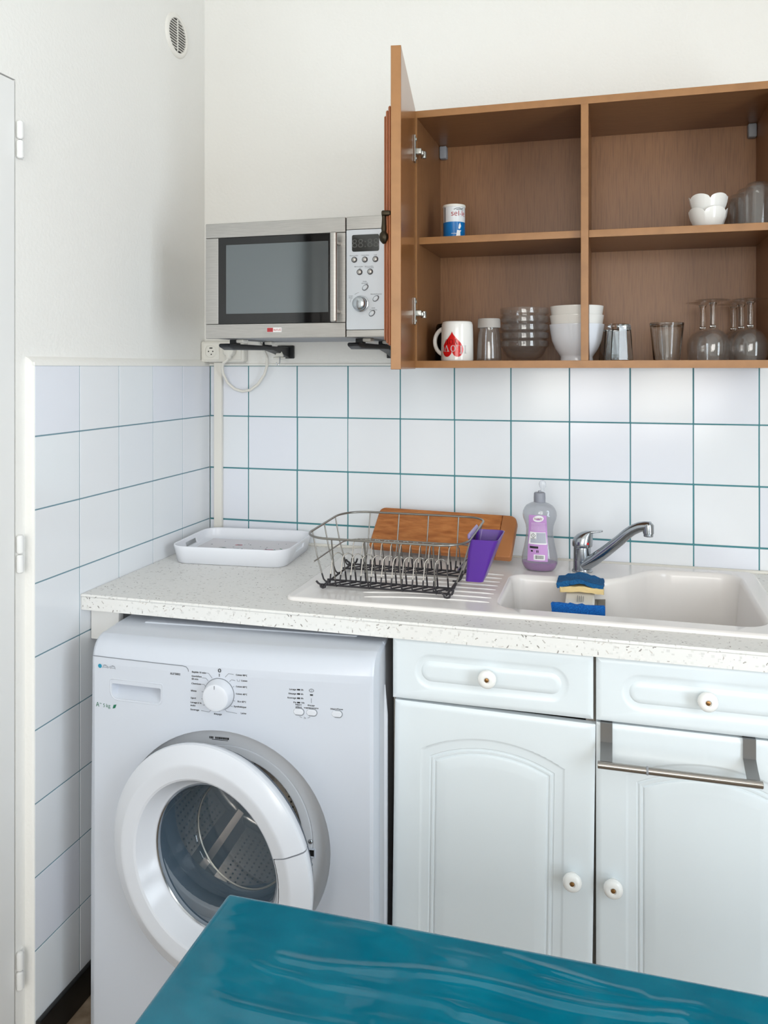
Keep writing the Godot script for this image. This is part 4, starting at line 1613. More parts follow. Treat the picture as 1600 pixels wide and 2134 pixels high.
# ---------------------------------------------------------------- sink and tap
func sink_and_tap() -> void:
	var t := thing("sink", "white one-bowl sink with a ridged draining board let into the worktop", "sink", Vector3(0.956, 0.90, 0.28))
	var hole := sink_hole()
	var outer := rrect(1.010, 0.497, 0.022, 5, Vector2(0.956, 0.2785))
	var inset := MB.inset(outer, 0.006)
	var b := MB.new()
	b.plate(inset, [hole], 0.05, func(q: Vector2) -> Vector3: return Vector3(q.x, 0.9085, q.y), Vector3.UP)
	b.loft([ring3(outer, 0.9002), ring3(outer, 0.9035), ring3(MB.inset(outer, 0.0018), 0.9068), ring3(inset, 0.9085)], false, false, true, Vector3(0, 1, 0))
	var rings := []
	for k in [[0.0, 0.9085], [0.0035, 0.9070], [0.007, 0.9025], [0.0095, 0.895], [0.014, 0.85], [0.020, 0.79], [0.026, 0.768], [0.036, 0.757], [0.050, 0.753]]:
		rings.append(ring3(MB.inset(hole, k[0]), k[1]))
	b.loft(rings, false, true, true, Vector3.UP)
	put("basin", b, M.sink, t, false, 60)
	# ridges of the draining board
	for j in 8:
		var z := 0.222 + 0.0335 * j
		b = MB.new()
		var path := []
		for i in 25:
			var x := lerpf(0.884, 0.535 + 0.012 * j, i / 24.0)
			var f := clampf((0.83 - x) / 0.30, 0.0, 1.0)
			path.append(Vector3(x, 0.9086, minf(z + 0.052 * f * f * j / 7.0 + 0.01 * f * f, 0.507)))
		var rad := []
		for i in 25:
			rad.append(0.0021 * clampf(minf(i + 0.5, 24.5 - i) / 2.0, 0.2, 1.0))
		b.tube(path, rad, 8)
		put("ridge", b, M.sink, t)
	b = MB.new()
	b.lathe([Vector2(0, 0.7535), Vector2(0.034, 0.7535), Vector2(0.036, 0.7545), Vector2(0.032, 0.7558), Vector2(0, 0.7552)], 24, Transform3D(Basis(), Vector3(1.20, 0, 0.30)))
	put("drain", b, M.chrome, t)

	b = MB.new()
	b.tube([Vector3(0.0015, 0.9025, 0.0035), Vector3(0.8, 0.9025, 0.0035), Vector3(1.514, 0.9025, 0.0035)], 0.0045, 8)
	struct(put("trim_3", b, M.cream_plastic), "pale sealing strip between the worktop and the tiles")

	var f := thing("tap", "chrome mixer tap behind the basin, long spout swung to the right", "tap", Vector3(1.062, 0.9085, 0.132))
	var o := Vector3(1.062, 0, 0.132)
	b = MB.new()
	b.lathe([Vector2(0, 0.9086), Vector2(0.0245, 0.9086), Vector2(0.0245, 0.9110), Vector2(0.0215, 0.9135), Vector2(0.0208, 0.936), Vector2(0.0212, 0.9365), Vector2(0.0208, 0.937), Vector2(0.0205, 0.9655), Vector2(0.0190, 0.9675), Vector2(0.0190, 0.9690), Vector2(0, 0.9690)], 32, Transform3D(Basis(), o))
	put("tap_body", b, M.chrome, f)
	b = MB.new()
	var rg := []
	for k in [[0.9692, 0.0235, 0.0235, 0.0], [0.9720, 0.0243, 0.0243, 0.0], [0.9800, 0.0240, 0.0240, 0.0005], [0.9890, 0.0222, 0.0225, 0.0025], [0.9960, 0.0190, 0.0200, 0.0060], [1.0020, 0.0145, 0.0165, 0.0110], [1.0060, 0.0095, 0.0130, 0.0165], [1.0075, 0.004, 0.008, 0.020]]:
		var r := PackedVector3Array()
		for i in 28:
			var a := TAU * i / 28
			r.append(o + Vector3(cos(a) * k[1] + k[3], k[0], sin(a) * k[2]))
		rg.append(r)
	b.loft(rg)
	rg = []   # lever
	for k in [[0.004, 0.9990, 0.0115, 0.0060], [0.018, 1.0040, 0.0120, 0.0035], [0.030, 1.0060, 0.0110, 0.0022], [0.042, 1.0075, 0.0105, 0.0018], [0.0465, 1.0080, 0.0085, 0.0015], [0.0485, 1.0080, 0.005, 0.0010]]:
		var r := PackedVector3Array()
		for q in rrect(k[2] * 2, k[3] * 2, k[3] * 0.9, 3):
			r.append(o + Vector3(k[0], k[1] + q.y, q.x))
		rg.append(r)
	b.loft(rg)
	var lv := put("lever", b, M.chrome, f)
	b = MB.new()
	b.lathe([Vector2(0, 0), Vector2(0.0032, 0), Vector2(0.0028, 0.0014), Vector2(0, 0.0018)], 12, Transform3D(Basis(Vector3.RIGHT, PI / 2), o + Vector3(0.0135, 0.9790, 0.0198)) * Transform3D(Basis(Vector3.BACK, -0.55), Vector3.ZERO))
	put("red_dot", b, M.red, lv)
	b = MB.new()
	var pts := []
	var rad := []
	var ctl := [Vector3(1.066, 0.9235, 0.140), Vector3(1.090, 0.9420, 0.150), Vector3(1.120, 0.9690, 0.162), Vector3(1.148, 0.9960, 0.174), Vector3(1.166, 1.0150, 0.182), Vector3(1.178, 1.0250, 0.187), Vector3(1.192, 1.0330, 0.193), Vector3(1.206, 1.0370, 0.199), Vector3(1.216, 1.0375, 0.203)]
	var cv := Curve3D.new()
	for i in ctl.size():
		var tg: Vector3 = (ctl[mini(i + 1, ctl.size() - 1)] - ctl[maxi(i - 1, 0)]) / 6.0
		cv.add_point(ctl[i], -tg, tg)
	for i in 33:
		pts.append(cv.sample_baked(cv.get_baked_length() * i / 32.0))
		rad.append(lerpf(0.0148, 0.0112, i / 32.0))
	b.tube(pts, rad, 18)
	var sp := put("spout", b, M.chrome, f)
	b = MB.new()
	b.lathe([Vector2(0, 1.0140), Vector2(0.0105, 1.0140), Vector2(0.0108, 1.0160), Vector2(0.0108, 1.0200), Vector2(0.0122, 1.0210), Vector2(0.0122, 1.0400), Vector2(0.0095, 1.0440), Vector2(0, 1.0450)], 24, Transform3D(Basis(), Vector3(1.2115, 0, 0.201)))
	put("aerator", b, M.chrome, sp)


# ---------------------------------------------------------------- table with its oilcloth
func table() -> void:
	var t := thing("table", "kitchen table under a teal oilcloth in the foreground", "table", Vector3(1.28, 0, 1.62))
	var b := MB.new()
	b.ab(Vector3(0.681, 0.722, 1.249), Vector3(1.876, 0.7492, 1.991), 0.004)
	put("tabletop", b, M.table_wood, t)
	b = MB.new()
	b.ab(Vector3(0.73, 0.64, 1.30), Vector3(1.83, 0.7215, 1.32))
	b.ab(Vector3(0.73, 0.64, 1.92), Vector3(1.83, 0.7215, 1.94))
	b.ab(Vector3(0.73, 0.64, 1.32), Vector3(0.75, 0.7215, 1.92))
	b.ab(Vector3(1.81, 0.64, 1.32), Vector3(1.83, 0.7215, 1.92))
	put("apron", b, M.table_wood, t)
	for q in [[0.755, 1.335], [1.805, 1.335], [0.755, 1.905], [1.805, 1.905]]:
		b = MB.new()
		b.ab(Vector3(q[0] - 0.024, 0.0, q[1] - 0.024), Vector3(q[0] + 0.024, 0.7215, q[1] + 0.024), 0.003)
		put("leg", b, M.table_wood, t)
	var nz := FastNoiseLite.new()
	nz.seed = 5
	nz.frequency = 3.2
	nz.fractal_octaves = 2
	var n2 := FastNoiseLite.new()
	n2.seed = 9
	n2.frequency = 9.0
	var creases := [[Vector2(0.78, 1.325), Vector2(1.20, 1.300), 0.0016, 0.006], [Vector2(0.76, 1.345), Vector2(1.00, 1.352), 0.0010, 0.005], [Vector2(0.98, 1.36), Vector2(1.32, 1.330), 0.0013, 0.006], [Vector2(0.90, 1.385), Vector2(1.22, 1.405), 0.0014, 0.008], [Vector2(1.02, 1.262), Vector2(1.16, 1.275), 0.0010, 0.004], [Vector2(1.06, 1.286), Vector2(1.22, 1.282), 0.0009, 0.004], [Vector2(0.74, 1.405), Vector2(0.93, 1.400), 0.0014, 0.007]]
	var w := 1.204
	var d := 0.754
	var over := 0.19
	var x0 := 0.6745
	var z0 := 1.2425
	var us := []
	var vs := []
	for i in 15:
		us.append(-over + over * i / 14.0 * 0.94)
	for i in 12:
		us.append(lerpf(-0.0105, 0.012, i / 11.0))
	for i in 151:
		us.append(lerpf(0.016, w - 0.012, i / 150.0))
	for i in 20:
		us.append(lerpf(w - 0.009, w + over, i / 19.0))
	for i in 13:
		vs.append(-over + over * i / 12.0 * 0.94)
	for i in 12:
		vs.append(lerpf(-0.0105, 0.012, i / 11.0))
	for i in 121:
		vs.append(lerpf(0.016, d - 0.012, pow(i / 120.0, 1.35)))
	for i in 20:
		vs.append(lerpf(d - 0.009, d + over, i / 19.0))
	var r := 0.0055
	b = MB.new()
	var drape := func(fu: float, fv: float) -> Vector3:
		var a: float = us[int(round(fu * (us.size() - 1)))]
		var c: float = vs[int(round(fv * (vs.size() - 1)))]
		var ca := clampf(a, r, w - r)
		var cc := clampf(c, r, d - r)
		var o := Vector2(a - ca, c - cc)
		var l := o.length()
		var p := Vector3(x0 + ca, 0.7512, z0 + cc)
		if l > 1e-6:
			var dir := o / l
			var ang := minf(l / r, PI / 2)
			var fl := sin((a - c) * 14.0) * 0.006 * clampf((l - 0.02) / 0.15, 0, 1)
			p += Vector3(dir.x, 0, dir.y) * (r * sin(ang) + fl + clampf(l - 0.02, 0, 1) * 0.03)
			p.y -= r * (1.0 - cos(ang)) + maxf(0.0, l - r * PI / 2)
		else:
			var e := clampf(minf(minf(a, w - a), minf(c, d - c)) / 0.03, 0, 1)
			var hgt := 0.0007 + nz.get_noise_2d(p.x, p.z * 1.6) * 0.0018 + n2.get_noise_2d(p.x * 0.6, p.z * 2.0) * 0.0007
			for k in creases:
				var q := Geometry2D.get_closest_point_to_segment(Vector2(p.x, p.z + 0.006 * sin(p.x * 21.0)), k[0], k[1])
				var ds := q.distance_to(Vector2(p.x, p.z + 0.006 * sin(p.x * 21.0)))
				hgt += k[2] * exp(-ds * ds / (k[3] * k[3]))
			p.y += maxf(hgt, 0.0) * e
		return p
	b.sheet(us.size() - 1, vs.size() - 1, drape, Vector3.UP)
	tag(put("tablecloth", b, M.oilcloth, null, false, 80), "glossy creased teal oilcloth hanging over the edges of the table", "tablecloth")


# ---------------------------------------------------------------- things on the worktop
func tray_print() -> ImageTexture:
	var im := Image.create(640, 512, false, Image.FORMAT_RGB8)
	im.fill(Color(0.83, 0.815, 0.825))
	var r := RandomNumberGenerator.new()
	r.seed = 77
	for i in 900:   # speckled ground
		var k := r.randf_range(0.74, 0.88)
		im.fill_rect(Rect2i(r.randi_range(0, 636), r.randi_range(0, 508), 3, 2), Color(k, k * 0.96, k))
	var blob := func(cx: int, cy: int, rx: int, ry: int, c: Color) -> void:
		for y in range(-ry, ry + 1):
			for x in range(-rx, rx + 1):
				if float(x * x) / (rx * rx) + float(y * y) / (ry * ry) <= 1.0 and cx + x >= 0 and cx + x < 640 and cy + y >= 0 and cy + y < 512:
					im.set_pixel(cx + x, cy + y, c)
	for q in [[500, 300, 56, 40], [560, 330, 34, 30], [250, 170, 28, 20], [440, 420, 40, 30]]:   # flowers
		for i in 9:
			var a := TAU * i / 9
			blob.call(int(q[0] + cos(a) * q[2] * 0.6), int(q[1] + sin(a) * q[3] * 0.6), int(q[2] * 0.42), int(q[3] * 0.42), Color(r.randf_range(0.55, 0.75), r.randf_range(0.22, 0.38), r.randf_range(0.26, 0.4)))
		blob.call(q[0], q[1], int(q[2] * 0.3), int(q[3] * 0.3), Color(0.35, 0.16, 0.2))
	for i in 34:   # leaves and stems
		var cx := r.randi_range(180, 600)
		var cy := r.randi_range(250, 480)
		var a := r.randf() * TAU
		var c: Color = [Color(0.20, 0.36, 0.30), Color(0.35, 0.48, 0.42), Color(0.16, 0.20, 0.24), Color(0.55, 0.62, 0.62)][i % 4]
		for k in 16:
			blob.call(int(cx + cos(a) * k * 3), int(cy + sin(a) * k * 2), 3 + int(5 * sin(PI * k / 16.0)), 3 + int(4 * sin(PI * k / 16.0)), c)
	for i in 26:
		blob.call(r.randi_range(60, 600), r.randi_range(60, 480), r.randi_range(3, 8), r.randi_range(3, 7), Color(0.18, 0.17, 0.2))
	return ImageTexture.create_from_image(im)


func sponge(c: Vector3, size: Vector3, jit: float, sd: int, bend := 0.0) -> MB:
	var r := RandomNumberGenerator.new()
	r.seed = sd
	var b := MB.new()
	var rings := []
	for j in 4:
		var ring := PackedVector3Array()
		var y := size.y * (j / 3.0 - 0.5)
		for k in 4:
			var n := 14 if k % 2 == 0 else 7
			for i in n:
				var f := float(i) / n
				var q: Vector2 = [Vector2(f - 0.5, -0.5), Vector2(0.5, f - 0.5), Vector2(0.5 - f, 0.5), Vector2(-0.5, 0.5 - f)][k]
				var e := r.randf_range(-jit, jit)
				ring.append(c + Vector3(q.x * size.x + e, y + r.randf_range(-jit, jit) + bend * cos(q.x * 5.0), q.y * size.z + r.randf_range(-jit, jit)))
		rings.append(ring)
	b.loft(rings)
	return b


func counter_things() -> void:
	# tray: an oval-cornered tub, its two grips cut through
	var t := thing("serving_tray", "white plastic tray with a printed floor, in the corner of the worktop", "tray", Vector3(0.188, 0.9003, 0.166), deg_to_rad(4.4))
	var rim := rrect(0.316, 0.256, 0.045, 6)
	var b := MB.new()
	var rings := []
	for k in [[0.0140, 0.0], [0.0100, 0.0015], [0.0020, 0.036], [0.0, 0.043], [0.0004, 0.0452], [0.0022, 0.046], [0.0042, 0.0450], [0.0050, 0.042], [0.0075, 0.030], [0.0110, 0.0205], [0.0150, 0.0185]]:
		rings.append(ring3(MB.inset(rim, k[0]), k[1]))
	b.loft(rings)
	var cm := CSGMesh3D.new()
	cm.mesh = b.mesh(60)
	cm.material = M.tray
	cm.name = "tub"
	t.add_child(cm)
	for s in [-1, 1]:
		var cb := CSGBox3D.new()
		cb.size = Vector3(0.06, 0.0135, 0.070)
		cb.position = Vector3(s * 0.15, 0.0285, 0.0)
		cb.operation = CSGShape3D.OPERATION_SUBTRACTION
		cb.material = M.tray
		cb.name = "grip_cut"
		cm.add_child(cb, true)
	b = MB.new()
	b.sheet(2, 2, func(u: float, v: float) -> Vector3: return Vector3((u - 0.5) * 0.262, 0.0189, (0.5 - v) * 0.205), Vector3.UP, true)
	var pm := mat("tray_print", Color.WHITE, 0.25)
	pm.albedo_texture = tray_print()
	put("printed_floor", b, pm, t, true)

	# dish rack
	var rk := thing("dish_rack", "chrome wire dish rack standing on the draining board", "dish rack", Vector3(0.655, 0.9087, 0.34))
	var lo := Vector2(0.476, 0.190)
	var hi := Vector2(0.838, 0.486)
	var rimp := fillet(PackedVector2Array([lo, Vector2(hi.x, lo.y), hi, Vector2(lo.x, hi.y)]), [0.07, 0.05, 0.06, 0.06], 8)
	var rim_y := func(q: Vector2) -> float: return 1.0365 - 0.028 * (q.y - 0.19)
	b = MB.new()
	var path := []
	for q in rimp:
		path.append(Vector3(q.x, rim_y.call(q), q.y))
	b.tube(path, 0.0026, 10, true)
	put("rim", b, M.wire, rk)
	b = MB.new()   # wire ring half-way down, open at the front
	path = []
	for q in fillet(PackedVector2Array([Vector2(0.497, 0.462), Vector2(0.492, 0.208), Vector2(0.822, 0.208), Vector2(0.816, 0.462)]), [0.0, 0.055, 0.045, 0.0], 7):
		path.append(Vector3(q.x, 0.972, q.y))
	b.tube(path, 0.0017, 8)
	put("middle_wire", b, M.wire, rk)
	# uprights: from the rim down, leaning in, bent under at the foot rails
	var ups := []
	for x in [0.545, 0.62, 0.695, 0.77]:
		ups.append([Vector2(x, hi.y), Vector2(x, 0.452)])
		ups.append([Vector2(x, lo.y), Vector2(x, 0.236)])
	for z in [0.26, 0.34, 0.42]:
		ups.append([Vector2(lo.x, z), Vector2(0.508, z)])
		ups.append([Vector2(hi.x, z), Vector2(0.796, z)])
	for q in ups:
		b = MB.new()
		var a: Vector2 = q[0]
		var c: Vector2 = q[1]
		var e: Vector2 = c + (c - a).normalized() * 0.012
		var dn := [Vector3(a.x, rim_y.call(a), a.y), Vector3(lerpf(a.x, c.x, 0.35), 0.975, lerpf(a.y, c.y, 0.35)), Vector3(lerpf(a.x, c.x, 0.72), 0.935, lerpf(a.y, c.y, 0.72))]
		b.tube(dn, 0.0017, 8)
		var up := put("upright", b, M.wire, rk)
		b = MB.new()
		b.tube([dn[2], Vector3(lerpf(a.x, c.x, 0.85), 0.9225, lerpf(a.y, c.y, 0.85)), Vector3(c.x, 0.9175, c.y), Vector3(e.x, 0.9170, e.y)], 0.0020, 8)
		put("coated_end", b, M.dark_coat, up)
	# floor rails
	for z in [0.446, 0.402, 0.292, 0.248]:
		b = MB.new()
		b.tube([Vector3(0.506, 0.917, z), Vector3(0.65, 0.917, z), Vector3(0.798, 0.917, z)], 0.0023, 8)
		put("floor_rail", b, M.dark_coat, rk)
	for x in [0.512, 0.792]:
		b = MB.new()
		b.tube([Vector3(x, 0.9155, 0.238), Vector3(x, 0.9155, 0.34), Vector3(x, 0.9155, 0.452)], 0.0023, 8)
		put("floor_rail", b, M.dark_coat, rk)
	# plate hoops: two rows, each hoop crossing between two rails
	for row in [[0.446, 0.402], [0.292, 0.248]]:
		for i in 11:
			var x := 0.528 + 0.0235 * i
			b = MB.new()
			path = []
			for k in 9:
				var g := PI * k / 8.0
				path.append(Vector3(x + 0.011 - 0.011 * cos(g), 0.972 + 0.013 * sin(g), lerpf(row[0], row[1], 0.35 + 0.3 * k / 8.0)))
			path.insert(0, Vector3(x - 0.001, 0.940, lerpf(row[0], row[1], 0.15)))
			path.append(Vector3(x + 0.023, 0.940, lerpf(row[0], row[1], 0.85)))
			b.tube(path, 0.0013, 7)
			var hp := put("plate_hoop", b, M.wire, rk)
			b = MB.new()
			b.tube([path[0], Vector3(x - 0.001, 0.919, row[0]), Vector3(x + 0.023, 0.9155, row[1])], 0.0019, 7)
			b.tube([path[-1], Vector3(x + 0.023, 0.919, row[1])], 0.0019, 7)
			put("coated_end", b, M.dark_coat, hp)
	for q in [[0.512, 0.449, 0.0, 1.0], [0.794, 0.457, 0.0, 1.0], [0.790, 0.238, 0.0, -1.0], [0.512, 0.238, 0.0, -1.0]]:
		b = MB.new()
		b.tube([Vector3(q[0] - 0.016, 0.9250, q[1]), Vector3(q[0] - 0.011, 0.9200, q[1]), Vector3(q[0] - 0.0065, 0.9180, q[1]), Vector3(q[0] - 0.005, 0.9125, q[1]), Vector3(q[0], 0.9107, q[1]), Vector3(q[0] + 0.005, 0.9125, q[1]), Vector3(q[0] + 0.0065, 0.9180, q[1]), Vector3(q[0] + 0.011, 0.9200, q[1]), Vector3(q[0] + 0.014, 0.9290, q[1])], 0.0024, 8)
		put("foot", b, M.dark_coat, rk)

	# cutlery cup hooked on the rack's right side
	var cu := thing("cutlery_cup", "tapered purple plastic cutlery cup hooked on the right side of the dish rack", "cup", Vector3(0.858, 0.925, 0.36))
	b = MB.new()
	rings = []
	for k in [[0.0, 0.932, 0.8495, 0.356, 0.036, 0.072], [0.0, 0.9325, 0.8500, 0.356, 0.039, 0.075], [0.0, 1.0265, 0.8735, 0.360, 0.064, 0.120], [0.0, 1.0300, 0.8738, 0.360, 0.066, 0.122], [0.0, 1.0305, 0.8738, 0.360, 0.0645, 0.1205], [0.0, 1.0300, 0.8738, 0.360, 0.0615, 0.1175], [0.0, 0.9365, 0.8510, 0.356, 0.0345, 0.0705], [0.0, 0.9355, 0.8510, 0.356, 0.032, 0.068]]:
		rings.append(ring3(rrect(k[4], k[5], 0.012 if k[1] > 1.0 else 0.008, 4, Vector2(k[2] - 0.009, k[3])), k[1]))
	b.loft(rings)
	put("cup", b, M.purple, cu)
	b = MB.new()
	b.ab(Vector3(0.8300, 1.0285, 0.305), Vector3(0.8370, 1.0420, 0.415), 0.003)
	b.ab(Vector3(0.8300, 1.0120, 0.325), Vector3(0.8322, 1.0350, 0.395), 0.0008)
	put("hook", b, M.purple_pale, cu)

	# chopping board leaning on the tiles
	var bd := thing("chopping_board", "worn wooden chopping board leaning against the tiles behind the dish rack", "chopping board", Vector3(0.704, 0.9087, 0.118), deg_to_rad(-5.5))
	var lean := Transform3D(Basis(Vector3.RIGHT, deg_to_rad(-45.0)), Vector3(0, 0.0128, 0))
	b = MB.new()
	b.prism(fillet(PackedVector2Array([Vector2(-0.187, 0), Vector2(0.150, 0), Vector2(0.150, 0.124), Vector2(-0.187, 0.124)]), [0.006, 0.0, 0.0, 0.016], 5), 0.0, 0.018, lean, 0.0025)
	put("board", b, M.board, bd, true)
	b = MB.new()
	b.prism(fillet(PackedVector2Array([Vector2(0.1505, 0), Vector2(0.189, 0), Vector2(0.189, 0.124), Vector2(0.1505, 0.124)]), [0.0, 0.006, 0.020, 0.0], 5), 0.0, 0.018, lean, 0.0025)
	put("end_cap", b, M.board_light, bd, true)

	# washing-up liquid
	var bo := thing("dish_soap_bottle", "waisted see-through bottle with a mauve label, a little pink washing-up liquid left in it", "bottle", Vector3(0.962, 0.9087, 0.150))
	var pr := [[0.0, 0.028], [0.003, 0.0350], [0.009, 0.0395], [0.018, 0.0430], [0.030, 0.0432], [0.042, 0.0412], [0.056, 0.0380], [0.070, 0.0350], [0.086, 0.0325], [0.100, 0.0322], [0.110, 0.0338], [0.1175, 0.0362], [0.1255, 0.0395], [0.135, 0.0410], [0.144, 0.0398], [0.152, 0.0360], [0.158, 0.0310], [0.163, 0.0220], [0.1655, 0.0140], [0.167, 0.0125]]
	var pf := []
	var liq := []
	for q in pr:
		pf.append(Vector2(q[1], q[0]))
		if q[0] <= 0.0215:
			liq.append(Vector2(q[1] - 0.0015, maxf(q[0], 0.001)))
	liq.append(Vector2(0.0416, 0.0215))
	liq.append(Vector2(0, 0.0215))
	liq.push_front(Vector2(0, 0.001))
	var flat := Transform3D(Basis().scaled(Vector3(1, 1, 0.62)), Vector3.ZERO)
	var body := pf.duplicate()
	body.push_front(Vector2(0, 0.0))
	b = MB.new()
	b.lathe(body, 40, flat, 0, 360, Vector3.ZERO)
	put("bottle", b, M.bottle, bo, true)
	b = MB.new()
	b.lathe(liq, 40, flat)
	put("liquid", b, M.soap, bo, true)
	b = MB.new()
	b.lathe([Vector2(0, 0.1655), Vector2(0.0138, 0.1655), Vector2(0.0142, 0.1672), Vector2(0.0138, 0.1685), Vector2(0.0142, 0.170), Vector2(0.0138, 0.1722), Vector2(0.0142, 0.174), Vector2(0.0136, 0.1865), Vector2(0.0122, 0.1885), Vector2(0.004, 0.1890), Vector2(0.0035, 0.1925), Vector2(0, 0.1928)], 28)
	put("cap", b, M.soap_cap, bo, true)
	b = MB.new()
	b.lathe([Vector2(0, 0.1890), Vector2(0.0045, 0.1895), Vector2(0.0048, 0.196), Vector2(0.0078, 0.202), Vector2(0.0090, 0.208), Vector2(0.0078, 0.214), Vector2(0.004, 0.2175), Vector2(0, 0.218)], 18, Transform3D(Basis().scaled(Vector3(1, 1, 0.5)), Vector3(0.0065, 0, -0.006)))
	put("flip_lid", b, M.bottle_cap, bo, true)
	# label on the front
	var face := func(x: float, y: float, off: float) -> Vector3:
		var rr := 0.03
		for i in pr.size() - 1:
			if y >= pr[i][0] and y <= pr[i + 1][0]:
				rr = lerpf(pr[i][1], pr[i + 1][1], (y - pr[i][0]) / (pr[i + 1][0] - pr[i][0]))
		return Vector3(x, y, 0.62 * sqrt(maxf(0.0, rr * rr - x * x)) + off)
	var patch := func(called: String, m: Material, w0: float, y0: float, w1: float, y1: float, cx: float, off: float, par: Node3D) -> Node3D:
		var mb := MB.new()
		mb.sheet(10, 10, func(u: float, v: float) -> Vector3: return face.call(cx + lerpf(w0, w1, v) * (u - 0.5), lerpf(y0, y1, v), off), Vector3.BACK)
		return put(called, mb, m, par, true)
	var lb: Node3D = patch.call("label", M.mauve, 0.0490, 0.0265, 0.0420, 0.137, -0.003, 0.0004, bo)
	patch.call("pale_panel", M.mauve_pale, 0.0345, 0.0985, 0.0330, 0.1185, -0.0015, 0.0007, lb)
	patch.call("white_panel", M.white_print, 0.0440, 0.0665, 0.0370, 0.0955, -0.003, 0.0007, lb)
	patch.call("text_panel", M.grey_print, 0.0380, 0.0695, 0.0335, 0.0940, -0.0015, 0.0009, lb)
	patch.call("pictogram_field", M.white_print, 0.0150, 0.0785, 0.0150, 0.0945, -0.0135, 0.0011, lb)
	patch.call("bar_code_field", M.white_print, 0.0265, 0.0300, 0.0265, 0.0425, 0.0015, 0.0007, lb)
	b = MB.new()
	for q in [[-0.0115, 0.0592, 0.0205, 0.0052], [-0.0165, 0.0505, 0.0050, 0.0036], [-0.0045, 0.0500, 0.0022, 0.0058], [-0.0012, 0.0500, 0.0016, 0.0058]]:
		b.sheet(6, 1, func(u: float, v: float) -> Vector3: return face.call(q[0] + q[2] * (u - 0.5), q[1] + q[3] * (v - 0.5), 0.0009), Vector3.BACK)
	var bx := -0.0085
	var k := 0
	while bx < 0.0115:
		var w: float = [0.0009, 0.0005, 0.0014, 0.0006, 0.0010, 0.0005][k % 6]
		b.sheet(1, 1, func(u: float, v: float) -> Vector3: return face.call(bx + w * u, lerpf(0.0325, 0.0410, v), 0.0010), Vector3.BACK)
		bx += w + [0.0006, 0.0009, 0.0005, 0.0012][k % 4]
		k += 1
	for q in [[Vector2(-0.0135, 0.0922), Vector2(-0.0080, 0.0867)], [Vector2(-0.0080, 0.0867), Vector2(-0.0135, 0.0812)], [Vector2(-0.0135, 0.0812), Vector2(-0.0190, 0.0867)], [Vector2(-0.0190, 0.0867), Vector2(-0.0135, 0.0922)]]:
		b.plate(band(q, 0.0009), [], 0.02, func(w: Vector2) -> Vector3: return face.call(w.x, w.y, 0.0014), Vector3.BACK)
	b.plate(band([Vector2(-0.0135, 0.0890), Vector2(-0.0135, 0.0858)], 0.0012), [], 0.02, func(w: Vector2) -> Vector3: return face.call(w.x, w.y, 0.0014), Vector3.BACK)
	b.plate(circle(Vector2(-0.0135, 0.0840), 0.0007, 8), [], 0.02, func(w: Vector2) -> Vector3: return face.call(w.x, w.y, 0.0014), Vector3.BACK)
	txt(b, "DANGER", 0.0034, func(w: Vector3) -> Vector3: return face.call(-0.0135 + w.x, 0.0797 + w.y, 0.0013))
	put("print", b, M.ink, lb, true)
	b = MB.new()
	var oval := PackedVector2Array()
	for i in 24:
		oval.append(Vector2(-0.001 + 0.0128 * cos(TAU * i / 24), 0.1285 + 0.0078 * sin(TAU * i / 24) + 0.0012 * cos(TAU * i / 24)))
	b.plate(oval, [], 0.004, func(w: Vector2) -> Vector3: return face.call(w.x, w.y, 0.0008), Vector3.BACK)
	put("badge", b, M.white_print, lb, true)
	b = MB.new()
	txt(b, "lovely", 0.0068, func(w: Vector3) -> Vector3: return face.call(-0.001 + w.x, 0.1290 + w.y, 0.0010), 0, true)
	put("badge_text", b, M.dark_red, lb, true)
	b = MB.new()
	for i in 6:
		for s in [0, 1]:
			txt(b, ["lave vaisselle", "peaux sensibles", "mains douces", "ne pas avaler", "bien rincer", "garder ferme"][i], 0.0026, func(w: Vector3) -> Vector3: return face.call(-0.0085 + 0.0165 * s + w.x, 0.1160 - 0.0031 * i + w.y, 0.0009))
	put("small_text", b, M.mauve, lb, true)

	# sponge caddy in the basin with a sponge behind and one in front
	var cd := thing("sponge_caddy", "white plastic sponge caddy standing in the basin between two blue sponges", "caddy", Vector3(1.064, 0.7533, 0.30))
	b = MB.new()
	b.prism(PackedVector2Array([Vector2(-0.245, 0.7535), Vector2(-0.235, 0.8905), Vector2(-0.262, 0.8905), Vector2(-0.375, 0.8735), Vector2(-0.385, 0.868), Vector2(-0.385, 0.862), Vector2(-0.40, 0.8480), Vector2(-0.415, 0.8480), Vector2(-0.415, 0.7535)]), -0.031, 0.031, Transform3D(Vector3(0, 0, -1), Vector3(0, 1, 0), Vector3(1, 0, 0), Vector3(1.063, 0, 0)), 0.004)
	put("body", b, M.caddy, cd, false, 30)
	b = MB.new()
	for i in 4:
		b.box(Vector3(1.0575 + 0.0042 * i, 0.8905 - 0.0009, 0.300), Vector3(0.0012, 0.0012, 0.030 - 0.004 * (i % 2)), 0.0, Basis(Vector3.RIGHT, 0.176))
	b.move(Transform3D(Basis(), Vector3(0, -0.0022, 0)))
	put("marks", b, M.ink_grey, cd)
	var s1 := thing("sponge", "blue scouring sponge with a yellow foam side lying behind the caddy, below the tap", "sponge", Vector3(1.063, 0.905, 0.237), 0, "sponges at the basin")
	put("foam", sponge(Vector3(1.0655, 0.8995, 0.243), Vector3(0.0960, 0.0120, 0.062), 0.0010, 3, 0.002), M.foam, s1)
	put("scouring_pad", sponge(Vector3(1.0620, 0.9115, 0.240), Vector3(0.1030, 0.0110, 0.064), 0.0017, 4, 0.006), M.scour_blue, s1)
	var s2 := thing("sponge", "bright blue sponge on edge at the front of the caddy, against the basin rim", "sponge", Vector3(1.062, 0.85, 0.401), 0, "sponges at the basin")
